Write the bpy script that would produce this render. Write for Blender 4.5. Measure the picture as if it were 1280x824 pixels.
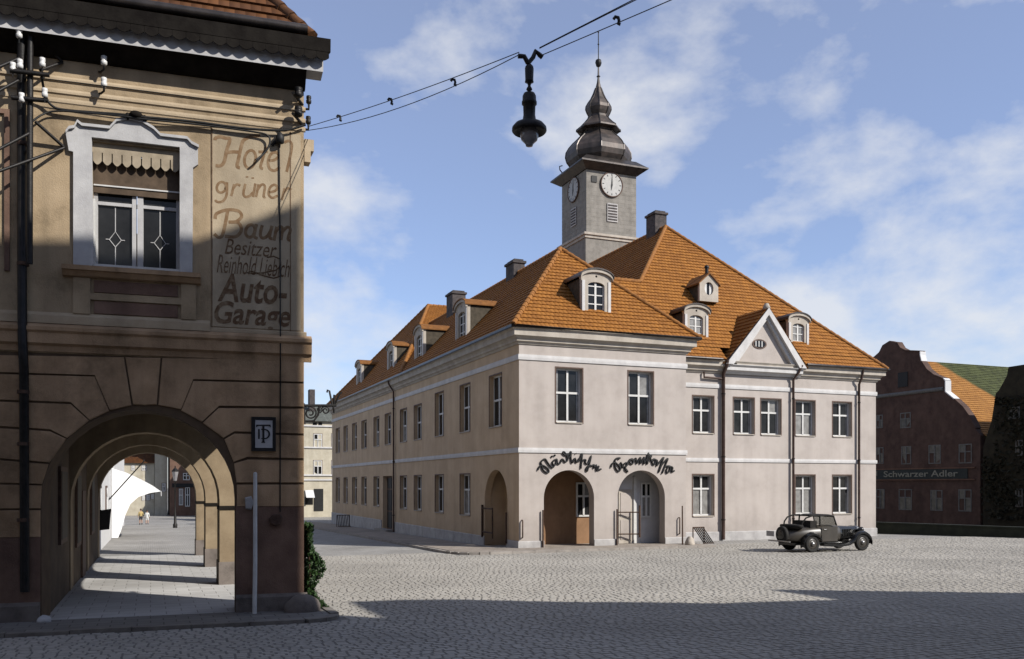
import bpy, bmesh, math, random
from mathutils import Vector, Matrix
random.seed(11)
for o in list(bpy.data.objects): bpy.data.objects.remove(o)
scene = bpy.context.scene
COL = scene.collection
R = math.radians

# ------------------------------------------------------------------ camera
# world: X runs along the town hall front, Y along the side street; the lens was raised (shift), the camera is level
F, CX, HY, CZ = 1111.0, 640.0, 604.7, 2.697
TH = math.atan(452 / 1111.0)
cam_d = bpy.data.cameras.new('camera'); cam = bpy.data.objects.new('camera', cam_d); COL.objects.link(cam)
cam.location = (0, 0, CZ); cam.rotation_euler = (R(90), 0, -TH)
cam_d.sensor_width = 36; cam_d.lens = 36 * F / 1280; cam_d.shift_y = (HY - 412) / 1280
cam_d.clip_start = 0.1; cam_d.clip_end = 3000
scene.camera = cam
# ------------------------------------------------------------------ light
SUN_AZ, SUN_EL = R(39.5), R(35)       # azimuth is measured from the normal of the town hall front towards +X
sdir = Vector((math.sin(SUN_AZ) * math.cos(SUN_EL), -math.cos(SUN_AZ) * math.cos(SUN_EL), math.sin(SUN_EL)))
sun_d = bpy.data.lights.new('sun', 'SUN'); sun_d.energy = 5.0; sun_d.angle = R(0.53); sun_d.color = (1.0, .955, .885)
sun = bpy.data.objects.new('sun', sun_d); COL.objects.link(sun); sun.rotation_euler = sdir.to_track_quat('Z', 'Y').to_euler()
sun.location = (30, -30, 40)
world = bpy.data.worlds.new('World'); scene.world = world; world.use_nodes = True
wn = world.node_tree; wn.nodes.clear()
def wnode(t, **k):
    n = wn.nodes.new(t)
    for a, b in k.items(): setattr(n, a, b)
    return n
WL = wn.links.new
def wmath(op, a, b=None):
    n = wnode('ShaderNodeMath', operation=op)
    for i, x in enumerate((a, b)):
        if x is None: continue
        if isinstance(x, (int, float)): n.inputs[i].default_value = x
        else: WL(x, n.inputs[i])
    return n.outputs[0]
sky = wnode('ShaderNodeTexSky', sky_type='NISHITA', sun_disc=False)
sky.sun_elevation = SUN_EL; sky.sun_rotation = R(180) - SUN_AZ
sky.air_density = 1.0; sky.dust_density = 0.3; sky.ozone_density = 1.0; sky.altitude = 120
tc = wnode('ShaderNodeTexCoord'); sx = wnode('ShaderNodeSeparateXYZ'); WL(tc.outputs['Generated'], sx.inputs[0])
cv = wnode('ShaderNodeCombineXYZ')
WL(sx.outputs[0], cv.inputs[0]); WL(sx.outputs[1], cv.inputs[1]); WL(wmath('MULTIPLY', sx.outputs[2], 1.7), cv.inputs[2])
mp = wnode('ShaderNodeMapping'); mp.inputs['Location'].default_value = (0.6, 5.2, 1.0); WL(cv.outputs[0], mp.inputs[0])
n1 = wnode('ShaderNodeTexNoise'); n1.inputs['Scale'].default_value = 4.2; n1.inputs['Detail'].default_value = 7; n1.inputs['Roughness'].default_value = .56; n1.inputs['Distortion'].default_value = .1
WL(mp.outputs[0], n1.inputs[0])
n2 = wnode('ShaderNodeTexNoise'); n2.inputs['Scale'].default_value = 1.4; n2.inputs['Detail'].default_value = 3; WL(mp.outputs[0], n2.inputs[0])
dens = wmath('ADD', wmath('MULTIPLY', n1.outputs[0], .72), wmath('MULTIPLY', n2.outputs[0], .28))
cr = wnode('ShaderNodeValToRGB'); WL(dens, cr.inputs[0])
cr.color_ramp.elements[0].position = .50; cr.color_ramp.elements[0].color = (0, 0, 0, 1)
cr.color_ramp.elements[1].position = .61; cr.color_ramp.elements[1].color = (1, 1, 1, 1)
veil = wmath('ADD', wmath('MULTIPLY', cr.outputs[0], .60), .20)
SKYK = 1.0
tint = wnode('ShaderNodeMix', data_type='RGBA', blend_type='MULTIPLY'); tint.inputs[0].default_value = 1
WL(sky.outputs[0], tint.inputs[6]); tint.inputs[7].default_value = (1.28, 1.5, 2.0, 1)
mx = wnode('ShaderNodeMix', data_type='RGBA'); WL(veil, mx.inputs[0]); WL(tint.outputs[2], mx.inputs[6])
mx.inputs[7].default_value = (10.2, 10.3, 10.5, 1)
bg = wnode('ShaderNodeBackground'); bg.inputs[1].default_value = .06; WL(mx.outputs[2], bg.inputs[0])
wo = wnode('ShaderNodeOutputWorld'); WL(bg.outputs[0], wo.inputs[0])
vs = scene.view_settings; vs.view_transform = 'Standard'; vs.look = 'None'; vs.exposure = 0.45; vs.gamma = 1.0
scene.render.engine = 'CYCLES'; scene.render.resolution_x = 1024; scene.render.resolution_y = 659

# ------------------------------------------------------------------ where a pixel of the photograph points
S_, C_ = math.sin(TH), math.cos(TH)
VC, UC, SL = 33.24, 13.83, .0142      # town hall corner; the street falls gently away from the camera
def ray(px, py):
    a = (px - CX) / F; return (a * C_ + S_, -a * S_ + C_, (HY - py) / F)
def on_v(px, py, v):
    r = ray(px, py); t = v / r[1]; return (r[0] * t, v, CZ + r[2] * t)
def on_u(px, py, u):
    r = ray(px, py); t = u / r[0]; return (u, r[1] * t, CZ + r[2] * t)
def gz(v): return -SL * (max(-6, min(v, 85)) - VC)

# ------------------------------------------------------------------ mesh helpers
class MB:
    def __init__(s): s.v = []; s.f = []; s.uv = {}; s.sm = set()
    def add(s, vs, fs, smooth=False):
        b = len(s.v); s.v += [tuple(p) for p in vs]
        for f in fs:
            if smooth: s.sm.add(len(s.f))
            s.f.append([i + b for i in f])
        return s
    def hexa(s, p):      # 8 points: bottom ring then top ring
        return s.add(p, [(3, 2, 1, 0), (4, 5, 6, 7), (0, 1, 5, 4), (1, 2, 6, 5), (2, 3, 7, 6), (3, 0, 4, 7)])
    def box(s, x0, x1, y0, y1, z0, z1):
        return s.hexa([(x0, y0, z0), (x1, y0, z0), (x1, y1, z0), (x0, y1, z0), (x0, y0, z1), (x1, y0, z1), (x1, y1, z1), (x0, y1, z1)])
    def tube(s, pts, r, n=8, caps=True):
        pts = [Vector(p) for p in pts]; k = len(pts); rs = r if isinstance(r, (list, tuple)) else [r] * k
        vs = []; prev = None
        for i, p in enumerate(pts):
            t = (pts[min(i + 1, k - 1)] - pts[max(i - 1, 0)]).normalized()
            a = Vector((0, 0, 1)) if abs(t.z) < .9 else Vector((1, 0, 0))
            x = t.cross(a).normalized() if prev is None else (prev - t * prev.dot(t)).normalized()
            prev = x; y = t.cross(x)
            vs += [p + (x * math.cos(2 * math.pi * j / n) + y * math.sin(2 * math.pi * j / n)) * rs[i] for j in range(n)]
        fs = [(i * n + j, i * n + (j + 1) % n, (i + 1) * n + (j + 1) % n, (i + 1) * n + j) for i in range(k - 1) for j in range(n)]
        s.add(vs, fs, n > 5)
        if caps: s.add(vs[:n][::-1], [range(n)]); s.add(vs[-n:], [range(n)])
        return s
    def lathe(s, prof, c, n=16, axis='z', smooth=True, rot=0.0):
        vs = []
        for r_, h in prof:
            for j in range(n):
                t = 2 * math.pi * (j + .5) / n + rot; a, b = r_ * math.cos(t), r_ * math.sin(t)
                vs.append({'z': (c[0] + a, c[1] + b, c[2] + h), 'y': (c[0] + a, c[1] + h, c[2] + b), 'x': (c[0] + h, c[1] + a, c[2] + b)}[axis])
        k = len(prof)
        s.add(vs, [(i * n + j, i * n + (j + 1) % n, (i + 1) * n + (j + 1) % n, (i + 1) * n + j) for i in range(k - 1) for j in range(n)], smooth)
        s.add(vs[:n], [range(n)]); s.add(vs[-n:], [range(n)])
        return s
    def mesh(s, name):
        m = bpy.data.meshes.new(name); m.from_pydata(s.v, [], [list(f) for f in s.f])
        if s.uv:
            l = m.uv_layers.new(name='UVMap')
            for p in m.polygons:
                q = s.uv.get(p.index)
                if q:
                    for li, c in zip(p.loop_indices, q): l.data[li].uv = c
        for i in s.sm: m.polygons[i].use_smooth = True
        m.update(); return m
WLOC = {}
def empty(name, loc, label, cat, group=None, rz=0.0):
    o = bpy.data.objects.new(name, None); COL.objects.link(o); o.location = loc; o.rotation_euler.z = rz
    o.empty_display_size = .2
    o['label'] = label; o['category'] = cat
    if group: o['group'] = group
    WLOC[o.name] = Vector(loc); return o
def tag(o, label, cat, group=None):
    o['label'] = label; o['category'] = cat
    if group: o['group'] = group
    return o
def struct(o): o['kind'] = 'structure'; return o
def stuff(o): o['kind'] = 'stuff'; return o
def put(name, mesh, m, parent=None, loc=None, rz=0.0):
    """world-space mesh (loc None) or local mesh at a world loc; under an unrotated parent"""
    if isinstance(mesh, MB): mesh = mesh.mesh(name)
    if m is not None and not mesh.materials: mesh.materials.append(m)
    o = bpy.data.objects.new(name, mesh); COL.objects.link(o)
    l = Vector(loc) if loc is not None else Vector((0, 0, 0))
    if parent is not None: o.parent = parent; o.location = l - WLOC.get(parent.name, Vector((0, 0, 0)))
    else: o.location = l
    o.rotation_euler.z = rz; WLOC[o.name] = l
    return o
def sub(name, mesh, m, parent, loc=(0, 0, 0)):
    """mesh given in the local space of its parent"""
    if isinstance(mesh, MB): mesh = mesh.mesh(name)
    if m is not None and not mesh.materials: mesh.materials.append(m)
    o = bpy.data.objects.new(name, mesh); COL.objects.link(o); o.parent = parent; o.location = loc
    return o
def base(name, mb, m, label, cat, group=None):
    """a one-mesh thing whose origin sits at its base"""
    xs = [p[0] for p in mb.v]; ys = [p[1] for p in mb.v]; z = min(p[2] for p in mb.v)
    c = ((min(xs) + max(xs)) / 2, (min(ys) + max(ys)) / 2, z)
    mb.v = [(p[0] - c[0], p[1] - c[1], p[2] - c[2]) for p in mb.v]
    return tag(put(name, mb, m, None, c), label, cat, group)

class Frame:      # a facade: a runs to the right as seen from outside, o points outwards
    def __init__(s, ox, oy, ex, ey):
        l = math.hypot(ex, ey); s.o = (ox, oy); s.e = (ex / l, ey / l); s.n = (ey / l, -ex / l); s.rz = math.atan2(ey, ex)
    def P(s, a, z, o=0.0): return (s.o[0] + s.e[0] * a + s.n[0] * o, s.o[1] + s.e[1] * a + s.n[1] * o, z)
    def at(s, px, py, off=0.0):
        r = ray(px, py); k = (s.n[0] * s.o[0] + s.n[1] * s.o[1] + off) / (s.n[0] * r[0] + s.n[1] * r[1])
        x, y = r[0] * k - s.o[0], r[1] * k - s.o[1]
        return (x * s.e[0] + y * s.e[1], CZ + r[2] * k)
def fbox(mb, fr, a0, a1, z0, z1, o0, o1):
    P = fr.P
    return mb.hexa([P(a0, z0, o1), P(a1, z0, o1), P(a1, z0, o0), P(a0, z0, o0), P(a0, z1, o1), P(a1, z1, o1), P(a1, z1, o0), P(a0, z1, o0)])
def fpoly(mb, fr, pts, o0, o1, bev=0.0):
    k = len(pts)
    if bev:
        cx = sum(p[0] for p in pts) / k; cz = sum(p[1] for p in pts) / k
        ins = []
        for p in pts:
            d = math.hypot(p[0] - cx, p[1] - cz) or 1; f = max(0, 1 - bev * 1.4 / d); ins.append((cx + (p[0] - cx) * f, cz + (p[1] - cz) * f))
        vs = [fr.P(a, z, o0) for a, z in pts] + [fr.P(a, z, o1 - bev) for a, z in pts] + [fr.P(a, z, o1) for a, z in ins]
        fs = [[2 * k + i for i in range(k)]]
        for l in (0, 1): fs += [(l * k + i, l * k + (i + 1) % k, (l + 1) * k + (i + 1) % k, (l + 1) * k + i) for i in range(k)]
        return mb.add(vs, fs)
    vs = [fr.P(a, z, o0) for a, z in pts] + [fr.P(a, z, o1) for a, z in pts]
    return mb.add(vs, [list(range(k))[::-1], [k + i for i in range(k)]] + [(i, (i + 1) % k, k + (i + 1) % k, k + i) for i in range(k)])
def arch_pts(a0, a1, z1, rise=None, n=14):
    c = (a0 + a1) / 2; r = (a1 - a0) / 2; h = r if rise is None else rise
    return [(c - r * math.cos(math.pi * i / n), z1 - h + h * math.sin(math.pi * i / n)) for i in range(n + 1)]
def wall(mb, fr, a0, a1, z0, z1, ops, depth, back=False):
    """front sheet with openings (a0,a1,z0,z1,rise): rise 0 = square head, else an arched head of that rise; reveals of the given depth"""
    A = sorted({a0, a1} | {x for o in ops for x in o[:2]}); Z = sorted({z0, z1} | {x for o in ops for x in o[2:4]})
    A = [x for x in A if a0 <= x <= a1]; Z = [x for x in Z if z0 <= x <= z1]
    P = fr.P
    for lay in ([0.0, -depth] if back else [0.0]):
        for i in range(len(A) - 1):
            for j in range(len(Z) - 1):
                ca, cz = (A[i] + A[i + 1]) / 2, (Z[j] + Z[j + 1]) / 2
                if any(o[0] < ca < o[1] and o[2] < cz < o[3] for o in ops): continue
                mb.add([P(A[i], Z[j], lay), P(A[i + 1], Z[j], lay), P(A[i + 1], Z[j + 1], lay), P(A[i], Z[j + 1], lay)], [(0, 1, 2, 3)])
        for o in ops:
            if o[4]:
                pts = arch_pts(o[0], o[1], o[3], o[4], 20)
                for p, q in zip(pts, pts[1:]):
                    mb.add([P(p[0], p[1], lay), P(q[0], q[1], lay), P(q[0], o[3], lay), P(p[0], o[3], lay)], [(0, 1, 2, 3)])
    for o in ops:
        if o[4]: ring = [(o[0], o[2])] + arch_pts(o[0], o[1], o[3], o[4], 20) + [(o[1], o[2])]
        else: ring = [(o[0], o[2]), (o[0], o[3]), (o[1], o[3]), (o[1], o[2]), (o[0], o[2])]
        for p, q in zip(ring, ring[1:]):
            mb.add([P(p[0], p[1], 0), P(q[0], q[1], 0), P(q[0], q[1], -depth), P(p[0], p[1], -depth)], [(0, 1, 2, 3)])
    return mb
def prof(mb, fr, pr, a0, a1, m0=0.0, m1=0.0):
    """moulding: profile points (o, z) run from a0 to a1; m = mitre (a shifts by m*o at that end)"""
    k = len(pr)
    vs = [fr.P(a0 - m0 * o, z, o) for o, z in pr] + [fr.P(a1 + m1 * o, z, o) for o, z in pr]
    return mb.add(vs, [(i, (i + 1) % k, k + (i + 1) % k, k + i) for i in range(k)] + [list(range(k))[::-1], [k + i for i in range(k)]])
def slope(mb, pts, course=.28, lift=.042, tw=.2):
    """tile courses on a planar roof face: every course is a strip of its own with a raised lower edge"""
    P = [Vector(p) for p in pts]; n = Vector((0, 0, 0))
    for i in range(len(P)): n += (P[i] - P[0]).cross(P[(i + 1) % len(P)] - P[0])
    n.normalize()
    if n.z < 0: n = -n
    h = Vector((0, 0, 1)).cross(n).normalized(); s = n.cross(h)
    if s.z < 0: s = -s
    o = min(P, key=lambda p: p.z); Q = [((p - o).dot(h), (p - o).dot(s)) for p in P]
    def clip(poly, y, up):
        out = []
        for i in range(len(poly)):
            p, q = poly[i], poly[(i + 1) % len(poly)]
            ip, iq = (p[1] >= y) == up or p[1] == y, (q[1] >= y) == up or q[1] == y
            if ip: out.append(p)
            if ip != iq:
                t = (y - p[1]) / (q[1] - p[1]); out.append((p[0] + (q[0] - p[0]) * t, y))
        return out
    y = 0; top = max(q[1] for q in Q); ci = 0
    while y < top - 1e-4:
        poly = clip(clip(Q, y, True), y + course, False)
        if len(poly) > 2:
            b = len(mb.f)
            mb.add([o + h * x + s * yy + n * (lift * (1 - (yy - y) / course) + .01) for x, yy in poly], [range(len(poly))])
            mb.uv[b] = [(x / tw + (ci % 2) * .5, yy / course) for x, yy in poly]
            for i in range(len(poly)):
                p, q = poly[i], poly[(i + 1) % len(poly)]
                if abs(p[1] - y) < 1e-5 and abs(q[1] - y) < 1e-5:
                    b = len(mb.f)
                    mb.add([o + h * x + s * y + n * k for x, k in ((p[0], 0), (q[0], 0), (q[0], lift + .01), (p[0], lift + .01))], [(0, 1, 2, 3)])
                    mb.uv[b] = [(p[0] / tw, .02), (q[0] / tw, .02), (q[0] / tw, .04), (p[0] / tw, .04)]
        y += course; ci += 1
    return mb
def hip_tiles(mb, p, q, r=.13, L=.38):
    p, q = Vector(p), Vector(q); d = q - p; k = max(1, int(d.length / L)); t = d / k
    for i in range(k):
        mb.tube([p + t * i + Vector((0, 0, .03)), p + t * (i + 1.06) + Vector((0, 0, .03))], [r, r * .78], 7)
    return mb
def text_mb(body, size, shear=0.0, bold=0.0, extrude=.004, align='LEFT', space=1.0):
    """built-in lettering as a mesh in its own x (right) / z (up) plane, facing -y"""
    cu = bpy.data.curves.new('lettering', 'FONT'); cu.body = body; cu.size = size; cu.shear = shear; cu.offset = bold; cu.extrude = extrude
    cu.align_x = align; cu.space_character = space; cu.resolution_u = 3
    o = bpy.data.objects.new('lettering', cu); COL.objects.link(o)
    dg = bpy.context.evaluated_depsgraph_get(); me = bpy.data.meshes.new_from_object(o.evaluated_get(dg))
    bpy.data.objects.remove(o)
    me.transform(Matrix.Rotation(math.pi / 2, 4, 'X')); me.materials.clear()
    return me
def fit_text(me, w, h):
    """scale a lettering mesh to the width and height it has on the wall, lower left at the origin"""
    xs = [v.co.x for v in me.vertices]; zs = [v.co.z for v in me.vertices]
    x0, x1, z0, z1 = min(xs), max(xs), min(zs), max(zs)
    for v in me.vertices: v.co.x = (v.co.x - x0) * w / (x1 - x0); v.co.z = (v.co.z - z0) * h / (z1 - z0)
    return me

# ------------------------------------------------------------------ materials
ALB = .66      # the photograph is exposed for the sunlit walls: paints and stones are kept this much darker
def dk(c, k=None): return tuple(x * (ALB if k is None else k) for x in c)
def mat(name, c1, c2=None, scale=3.0, rough=.85, bump=.0, bscale=40.0, streak=0.0, metal=0.0, spec=.3, contrast=(.35, .65), dirt=0.0, alb=None, big=0.0, base=None):
    c1 = dk(c1, alb); c2 = dk(c2, alb) if c2 else None
    m = bpy.data.materials.new(name); m.use_nodes = True; N = m.node_tree.nodes; L = m.node_tree.links.new
    b = N['Principled BSDF']; b.inputs['Roughness'].default_value = rough; b.inputs['Metallic'].default_value = metal
    b.inputs['Specular IOR Level'].default_value = spec
    geo = N.new('ShaderNodeNewGeometry'); pos = geo.outputs['Position']
    col = None
    if c2 is not None:
        t = N.new('ShaderNodeTexNoise'); t.inputs['Scale'].default_value = scale; t.inputs['Detail'].default_value = 6; t.inputs['Roughness'].default_value = .62
        L(pos, t.inputs['Vector'])
        r = N.new('ShaderNodeValToRGB'); L(t.outputs[0], r.inputs[0])
        r.color_ramp.elements[0].position = contrast[0]; r.color_ramp.elements[0].color = (*c1, 1)
        r.color_ramp.elements[1].position = contrast[1]; r.color_ramp.elements[1].color = (*c2, 1)
        col = r.outputs[0]
    else: b.inputs['Base Color'].default_value = (*c1, 1)
    if streak:
        mpn = N.new('ShaderNodeMapping'); mpn.inputs['Scale'].default_value = (2.2, 2.2, .16); L(pos, mpn.inputs[0])
        t = N.new('ShaderNodeTexNoise'); t.inputs['Scale'].default_value = 1.0; t.inputs['Detail'].default_value = 7; L(mpn.outputs[0], t.inputs[0])
        r = N.new('ShaderNodeValToRGB'); L(t.outputs[0], r.inputs[0])
        r.color_ramp.elements[0].position = .38; r.color_ramp.elements[0].color = (1 - streak,) * 3 + (1,)
        r.color_ramp.elements[1].position = .62; r.color_ramp.elements[1].color = (1, 1, 1, 1)
        x = N.new('ShaderNodeMix'); x.data_type = 'RGBA'; x.blend_type = 'MULTIPLY'; x.inputs[0].default_value = 1
        L(col, x.inputs[6]); L(r.outputs[0], x.inputs[7]); col = x.outputs[2]
    if big:       # broad worn and dusty areas
        t = N.new('ShaderNodeTexNoise'); t.inputs['Scale'].default_value = .28; t.inputs['Detail'].default_value = 7; t.inputs['Roughness'].default_value = .6; t.inputs['Distortion'].default_value = .6; L(pos, t.inputs[0])
        r = N.new('ShaderNodeValToRGB'); L(t.outputs[0], r.inputs[0])
        r.color_ramp.elements[0].position = .36; r.color_ramp.elements[0].color = (1 - big,) * 3 + (1,)
        r.color_ramp.elements[1].position = .64; r.color_ramp.elements[1].color = (1 + big * .4,) * 3 + (1,)
        x = N.new('ShaderNodeMix'); x.data_type = 'RGBA'; x.blend_type = 'MULTIPLY'; x.inputs[0].default_value = 1
        L(col, x.inputs[6]); L(r.outputs[0], x.inputs[7]); col = x.outputs[2]
    if base:      # mud splashed up from the street: ragged upper edge
        zlo, zhi, amt = base
        sp = N.new('ShaderNodeSeparateXYZ'); L(pos, sp.inputs[0])
        t = N.new('ShaderNodeTexNoise'); t.inputs['Scale'].default_value = 2.5; t.inputs['Detail'].default_value = 7; t.inputs['Roughness'].default_value = .7; L(pos, t.inputs[0])
        a_ = N.new('ShaderNodeMath'); a_.operation = 'MULTIPLY_ADD'; a_.inputs[1].default_value = -1.1; L(t.outputs[0], a_.inputs[0]); L(sp.outputs[2], a_.inputs[2])
        mr = N.new('ShaderNodeMapRange'); mr.inputs[1].default_value = zlo - .55; mr.inputs[2].default_value = zhi - .55; mr.inputs[3].default_value = 1 - amt; mr.inputs[4].default_value = 1; L(a_.outputs[0], mr.inputs[0])
        x = N.new('ShaderNodeMix'); x.data_type = 'RGBA'; x.blend_type = 'MULTIPLY'; x.inputs[0].default_value = 1
        L(col, x.inputs[6]); L(mr.outputs[0], x.inputs[7]); col = x.outputs[2]
    if dirt:      # specks, chips and patches of wear
        t = N.new('ShaderNodeTexNoise'); t.inputs['Scale'].default_value = 1.1; t.inputs['Detail'].default_value = 10; t.inputs['Roughness'].default_value = .75; L(pos, t.inputs[0])
        r = N.new('ShaderNodeValToRGB'); L(t.outputs[0], r.inputs[0])
        r.color_ramp.elements[0].position = .30; r.color_ramp.elements[0].color = (1 - dirt,) * 3 + (1,)
        r.color_ramp.elements[1].position = .50; r.color_ramp.elements[1].color = (1, 1, 1, 1)
        x = N.new('ShaderNodeMix'); x.data_type = 'RGBA'; x.blend_type = 'MULTIPLY'; x.inputs[0].default_value = 1
        L(col, x.inputs[6]); L(r.outputs[0], x.inputs[7]); col = x.outputs[2]
    if col is not None: L(col, b.inputs['Base Color'])
    if bump:
        t = N.new('ShaderNodeTexNoise'); t.inputs['Scale'].default_value = bscale; t.inputs['Detail'].default_value = 4; L(pos, t.inputs[0])
        bp = N.new('ShaderNodeBump'); bp.inputs['Strength'].default_value = bump; bp.inputs['Distance'].default_value = .02
        L(t.outputs[0], bp.inputs['Height']); L(bp.outputs[0], b.inputs['Normal'])
    return m
def tile_mat(name, ca, cb, green_patch=None):
    ca, cb = dk(ca, .8), dk(cb, .8)
    """clay tiles: colour changes from tile to tile, shallow roll and side joint on each"""
    m = bpy.data.materials.new(name); m.use_nodes = True; N = m.node_tree.nodes; L = m.node_tree.links.new
    b = N['Principled BSDF']; b.inputs['Roughness'].default_value = .8; b.inputs['Specular IOR Level'].default_value = .25
    uv = N.new('ShaderNodeUVMap'); uv.uv_map = 'UVMap'
    fl = N.new('ShaderNodeVectorMath'); fl.operation = 'FLOOR'; L(uv.outputs[0], fl.inputs[0])
    wn_ = N.new('ShaderNodeTexWhiteNoise'); wn_.noise_dimensions = '3D'; L(fl.outputs[0], wn_.inputs[0])
    geo = N.new('ShaderNodeNewGeometry')
    ns = N.new('ShaderNodeTexNoise'); ns.inputs['Scale'].default_value = .7; ns.inputs['Detail'].default_value = 6; L(geo.outputs['Position'], ns.inputs[0])
    ad = N.new('ShaderNodeMath'); ad.operation = 'MULTIPLY_ADD'; ad.inputs[1].default_value = .55; L(wn_.outputs[0], ad.inputs[0])
    ad2 = N.new('ShaderNodeMath'); ad2.operation = 'MULTIPLY'; ad2.inputs[1].default_value = .5; L(ns.outputs[0], ad2.inputs[0]); L(ad2.outputs[0], ad.inputs[2])
    r = N.new('ShaderNodeValToRGB'); L(ad.outputs[0], r.inputs[0])
    r.color_ramp.elements[0].position = .1; r.color_ramp.elements[0].color = (*ca, 1); r.color_ramp.elements[1].position = .8; r.color_ramp.elements[1].color = (*cb, 1)
    col = r.outputs[0]
    if green_patch:  # tiles turn dark green beyond a ragged diagonal line
        c3, lo, hi = green_patch
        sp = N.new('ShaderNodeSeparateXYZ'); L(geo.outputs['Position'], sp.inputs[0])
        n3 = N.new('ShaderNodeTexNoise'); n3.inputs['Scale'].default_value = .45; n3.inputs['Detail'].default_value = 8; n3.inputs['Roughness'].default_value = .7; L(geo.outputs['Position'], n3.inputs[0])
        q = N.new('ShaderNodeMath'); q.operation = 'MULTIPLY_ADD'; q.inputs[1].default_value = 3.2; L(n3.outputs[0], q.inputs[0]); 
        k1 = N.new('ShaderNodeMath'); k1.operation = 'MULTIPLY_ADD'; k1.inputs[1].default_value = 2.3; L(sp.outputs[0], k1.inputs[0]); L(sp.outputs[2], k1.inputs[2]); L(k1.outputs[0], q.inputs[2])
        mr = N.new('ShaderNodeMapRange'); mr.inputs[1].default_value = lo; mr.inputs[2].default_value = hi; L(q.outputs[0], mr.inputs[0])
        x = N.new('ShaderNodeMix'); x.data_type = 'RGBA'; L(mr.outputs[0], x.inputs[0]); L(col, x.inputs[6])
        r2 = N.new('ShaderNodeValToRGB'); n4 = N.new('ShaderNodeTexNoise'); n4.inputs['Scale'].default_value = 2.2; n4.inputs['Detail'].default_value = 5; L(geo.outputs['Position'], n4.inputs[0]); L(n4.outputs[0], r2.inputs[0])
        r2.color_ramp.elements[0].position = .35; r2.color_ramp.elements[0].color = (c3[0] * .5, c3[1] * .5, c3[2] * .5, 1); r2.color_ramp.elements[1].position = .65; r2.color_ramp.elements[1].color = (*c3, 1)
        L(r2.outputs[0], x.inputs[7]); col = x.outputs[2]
    L(col, b.inputs['Base Color'])
    fr_ = N.new('ShaderNodeVectorMath'); fr_.operation = 'FRACTION'; L(uv.outputs[0], fr_.inputs[0])
    sp2 = N.new('ShaderNodeSeparateXYZ'); L(fr_.outputs[0], sp2.inputs[0])
    sn = N.new('ShaderNodeMath'); sn.operation = 'MULTIPLY'; sn.inputs[1].default_value = math.pi; L(sp2.outputs[0], sn.inputs[0])
    s2 = N.new('ShaderNodeMath'); s2.operation = 'SINE'; L(sn.outputs[0], s2.inputs[0])
    bp = N.new('ShaderNodeBump'); bp.inputs['Strength'].default_value = .6; bp.inputs['Distance'].default_value = .04; L(s2.outputs[0], bp.inputs['Height']); L(bp.outputs[0], b.inputs['Normal'])
    return m
def paving_mat(name, ca, cb, joint, su, sv, off=.5):
    ca, cb, joint = dk(ca), dk(cb), dk(joint)
    """far paving where single stones can no longer be told apart"""
    m = bpy.data.materials.new(name); m.use_nodes = True; N = m.node_tree.nodes; L = m.node_tree.links.new
    b = N['Principled BSDF']; b.inputs['Roughness'].default_value = .8; b.inputs['Specular IOR Level'].default_value = .25
    geo = N.new('ShaderNodeNewGeometry')
    br = N.new('ShaderNodeTexBrick'); br.offset = off; L(geo.outputs['Position'], br.inputs[0])
    br.inputs['Scale'].default_value = 1; br.inputs['Brick Width'].default_value = su; br.inputs['Row Height'].default_value = sv; br.inputs['Mortar Size'].default_value = .014; br.inputs['Mortar Smooth'].default_value = .6
    br.inputs['Color1'].default_value = (*ca, 1); br.inputs['Color2'].default_value = (*cb, 1); br.inputs['Mortar'].default_value = (*joint, 1)
    ns = N.new('ShaderNodeTexNoise'); ns.inputs['Scale'].default_value = .35; ns.inputs['Detail'].default_value = 8; ns.inputs['Roughness'].default_value = .65; L(geo.outputs['Position'], ns.inputs[0])
    r = N.new('ShaderNodeValToRGB'); L(ns.outputs[0], r.inputs[0]); r.color_ramp.elements[0].position = .3; r.color_ramp.elements[0].color = (.72, .71, .70, 1); r.color_ramp.elements[1].position = .68; r.color_ramp.elements[1].color = (1.1, 1.1, 1.1, 1)
    x = N.new('ShaderNodeMix'); x.data_type = 'RGBA'; x.blend_type = 'MULTIPLY'; x.inputs[0].default_value = 1; L(br.outputs[0], x.inputs[6]); L(r.outputs[0], x.inputs[7]); L(x.outputs[2], b.inputs['Base Color'])
    bp = N.new('ShaderNodeBump'); bp.inputs['Strength'].default_value = .5; bp.inputs['Distance'].default_value = .02; bp.invert = True; L(br.outputs['Fac'], bp.inputs['Height']); L(bp.outputs[0], b.inputs['Normal'])
    return m
M = {}
M['th_front'] = mat('town hall front render', (.462, .408, .368), (.515, .458, .415), 1.1, .9, .25, 60, .08, dirt=.06, alb=.74, base=(.2, 1.3, .16))
M['th_side'] = mat('town hall side render', (.40, .295, .19), (.46, .345, .23), 1.0, .9, .25, 60, .10, dirt=.10, alb=1.02, base=(-.2, 1.1, .16))
M['th_white'] = mat('town hall white trim', (.66, .64, .62), (.76, .74, .72), 2.5, .85, .1, 60, .10, dirt=.1)
M['th_stone'] = mat('town hall stone trim', (.50, .44, .37), (.60, .54, .46), 2.0, .9, .15, 50, .15, dirt=.15)
M['th_plinth'] = mat('town hall plinth', (.46, .44, .43), (.60, .58, .56), 2.5, .9, .25, 50, .1, dirt=.25)
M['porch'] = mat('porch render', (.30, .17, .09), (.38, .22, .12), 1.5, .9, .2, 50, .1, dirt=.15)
M['tiles'] = tile_mat('orange clay tiles', (.20, .075, .012), (.31, .125, .021))
M['tiles_dark'] = tile_mat('dark clay tiles', (.045, .016, .005), (.12, .045, .011))
M['tiles_green_patch'] = tile_mat('green patched clay tiles', (.24, .105, .025), (.38, .18, .045), ((.065, .075, .025), 146.4, 147.6))
M['hip'] = mat('ridge tiles', (.22, .085, .017), (.38, .16, .035), 6, .8, .2, 20)
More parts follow.
